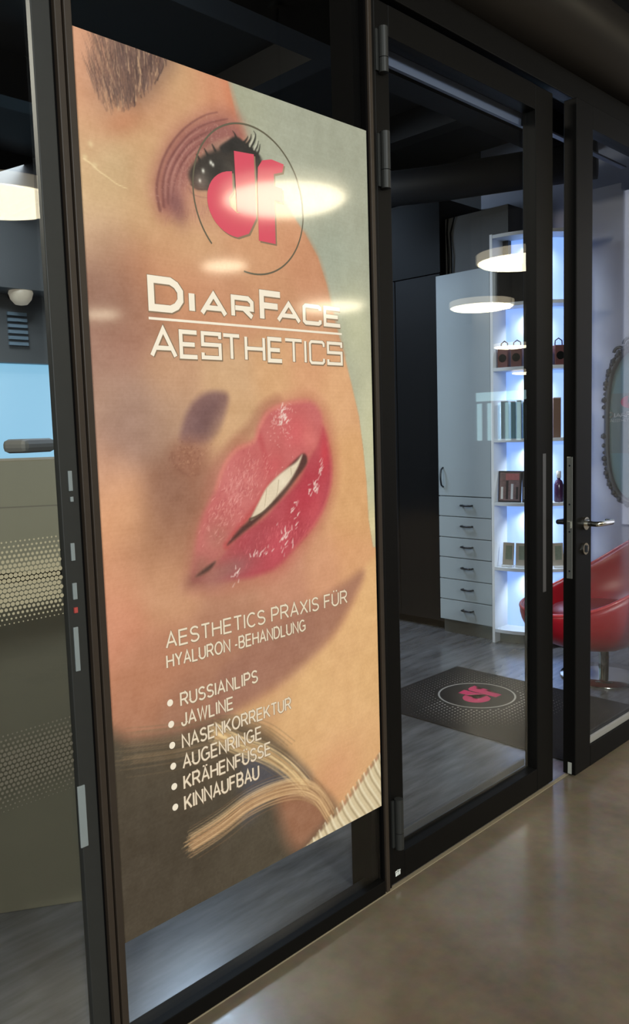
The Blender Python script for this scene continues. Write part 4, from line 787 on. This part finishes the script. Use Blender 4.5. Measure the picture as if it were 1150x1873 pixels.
hb = bmesh.new(); add_box(hb, -0.14, 0.14, 0.10, 0.27, 1.375, 1.455); obj('headrest', hb, M_gpad, tc, bevel=0.03)
b = bmesh.new(); add_tube(b, [(0, 0.25, 1.2), (0, 0.25, 1.32)], 0.02, 12); obj('headrest_post', b, M_chrome, tc)
b = bmesh.new(); add_lathe(b, [(0, 0), (0.28, 0), (0.27, 0.03), (0.06, 0.05), (0.05, 0.5), (0, 0.5)], 32); obj('pedestal', b, M_chrome, tc, smooth=False)

# ceiling beams and a duct of the shop
for i, (x0, x1, y0, y1, z0) in enumerate(((-2.7, 3.3, 1.05, 1.2, 3.18), (-2.7, 3.3, 2.5, 2.65, 3.18), (-2.7, 3.3, 3.9, 4.05, 3.18), (1.1, 1.22, 0.12, 5.2, 3.24), (2.3, 2.42, 0.12, 5.2, 3.24))):
    struct(box('beam', mat('dark_beam', (16, 15, 18), 0.6), None, x0, x1, y0, y1, z0, 3.4))
vd = thing('ventilation_duct', 'grey ventilation duct under the dark ceiling above the display', 'duct', (2.55, 1.62, 2.98))
b = bmesh.new(); add_tube(b, [(-0.5, 0.9, 0.02), (0.0, 0.0, 0.02), (0.35, -0.9, 0.02)], 0.11, 16); obj('pipe', b, mat('galvanised_grey', (30, 30, 34), 0.6), vd, smooth=True)

# ---------------------------------------------------------------- hall: drum pendants (their reflections stand on the poster and the panes)
M_lampw = emis('glowing_diffuser', (1.0, 0.88, 0.62), 20.0); M_lampc = mat('cream_shade', (235, 222, 190), 0.5, emit=(1.0, 0.86, 0.62), estr=2.0)
LAMPS = [((2.525, -3.03), 'over the poster logo, left and nearest', 3.2, 1.0), ((3.72, -5.25), 'as a glow above the headline', 3.2, 0.5), ((4.44, -8.97), 'as a small glow left of the headline', 3.2, 0.55), ((6.75, -6.6), 'as a glow on the end of the headline', 3.2, 1.0),
         ((6.15, -3.12), 'at the top of the lit display', 3.2, 1.0), ((8.70, -5.30), 'over the white cabinet door', 3.2, 1.0), ((0.921, -4.367), 'cut off at the left edge of the photo', 3.2, 1.0), ((8.05, -4.40), 'as a thin streak on the display', 2.50, 0.5), ((8.3, -4.3), 'as a short streak under the maroon bags', 2.15, 0.45)]
def pendant(x, y, where, z=3.2, sc=1.0):
    t = thing('drum_pendant', 'drum pendant lamp reflected %s' % where, 'lamp', (x, y, z), 0, 'drum pendants of the hall')
    b = bmesh.new(); add_lathe(b, [(0, -0.055), (0.25, -0.05), (0.42, -0.03), (0.455, -0.01), (0.455, 0.0), (0, 0.0)], 40); obj('diffuser', b, M_lampw, t)
    b = bmesh.new(); add_lathe(b, [(0.40, 0.0), (0.475, 0.0), (0.475, 0.085), (0.46, 0.09), (0, 0.09)], 40); obj('shade_ring', b, M_lampc, t)
    b = bmesh.new(); add_tube(b, [(0, 0, 0.085), (0, 0, (4.57-z)/sc)], 0.008, 8); obj('cord', b, M_gasket, t)
    b = bmesh.new(); zc = (4.6-z)/sc; add_lathe(b, [(0, zc-0.03), (0.06, zc-0.03), (0.06, zc), (0, zc)], 20); obj('canopy', b, M_dark, t); t.scale = (sc, sc, sc)
for (x, y), wh, z, sc in LAMPS: pendant(x, y, wh, z, sc)
# right end of the hall: a daylit window and an added glowing panel close by, a dark passage beside it
wr = empty_struct('wall_right')
M_end = emis('added_haze_glow', (0.50, 0.53, 0.66), 1.8); M_endb = emis('daylight_window', (0.55, 0.92, 1.0), 3.0)
M_pale = mat('pale_end_wall', (150, 150, 158), 0.6)
box('panel', M_hall, wr, 20.0, 20.1, -16, -5.75, 0, 4.6); box('panel', M_dwall, wr, 9.1, 20.0, -5.75, -5.65, 0, 4.6)
box('panel', M_dwall, wr, 9.0, 9.1, -5.65, -4.4, 0, 1.2); box('panel', M_dwall, wr, 9.0, 9.1, -5.65, -4.4, 1.95, 4.6); box('panel', M_pale, wr, 9.0, 9.1, -4.4, -3.4, 0, 4.6)
w4 = empty_struct('window_4'); box('pane', M_endb, w4, 9.05, 9.08, -5.65, -4.4, 1.2, 1.95)
for k in range(8): box('bar', M_dwall, w4, 8.98, 9.06, -5.65+k*0.17-0.015, -5.65+k*0.17+0.015+0.02*(k % 3), 1.2, 1.80)
box('bar', M_dwall, w4, 8.98, 9.06, -5.65, -4.4, 1.78, 1.81)
w5 = empty_struct('haze_panel'); box('pane', M_end, w5, 9.05, 9.08, -3.4, -0.05, 0.02, 4.5)  # glowing panel added so the right door reflects a pale haze
for k in range(3): box('bar', M_pale, w5, 8.98, 9.06, -3.4+k*1.65-0.03, -3.4+k*1.65+0.03, 0.0, 4.5)
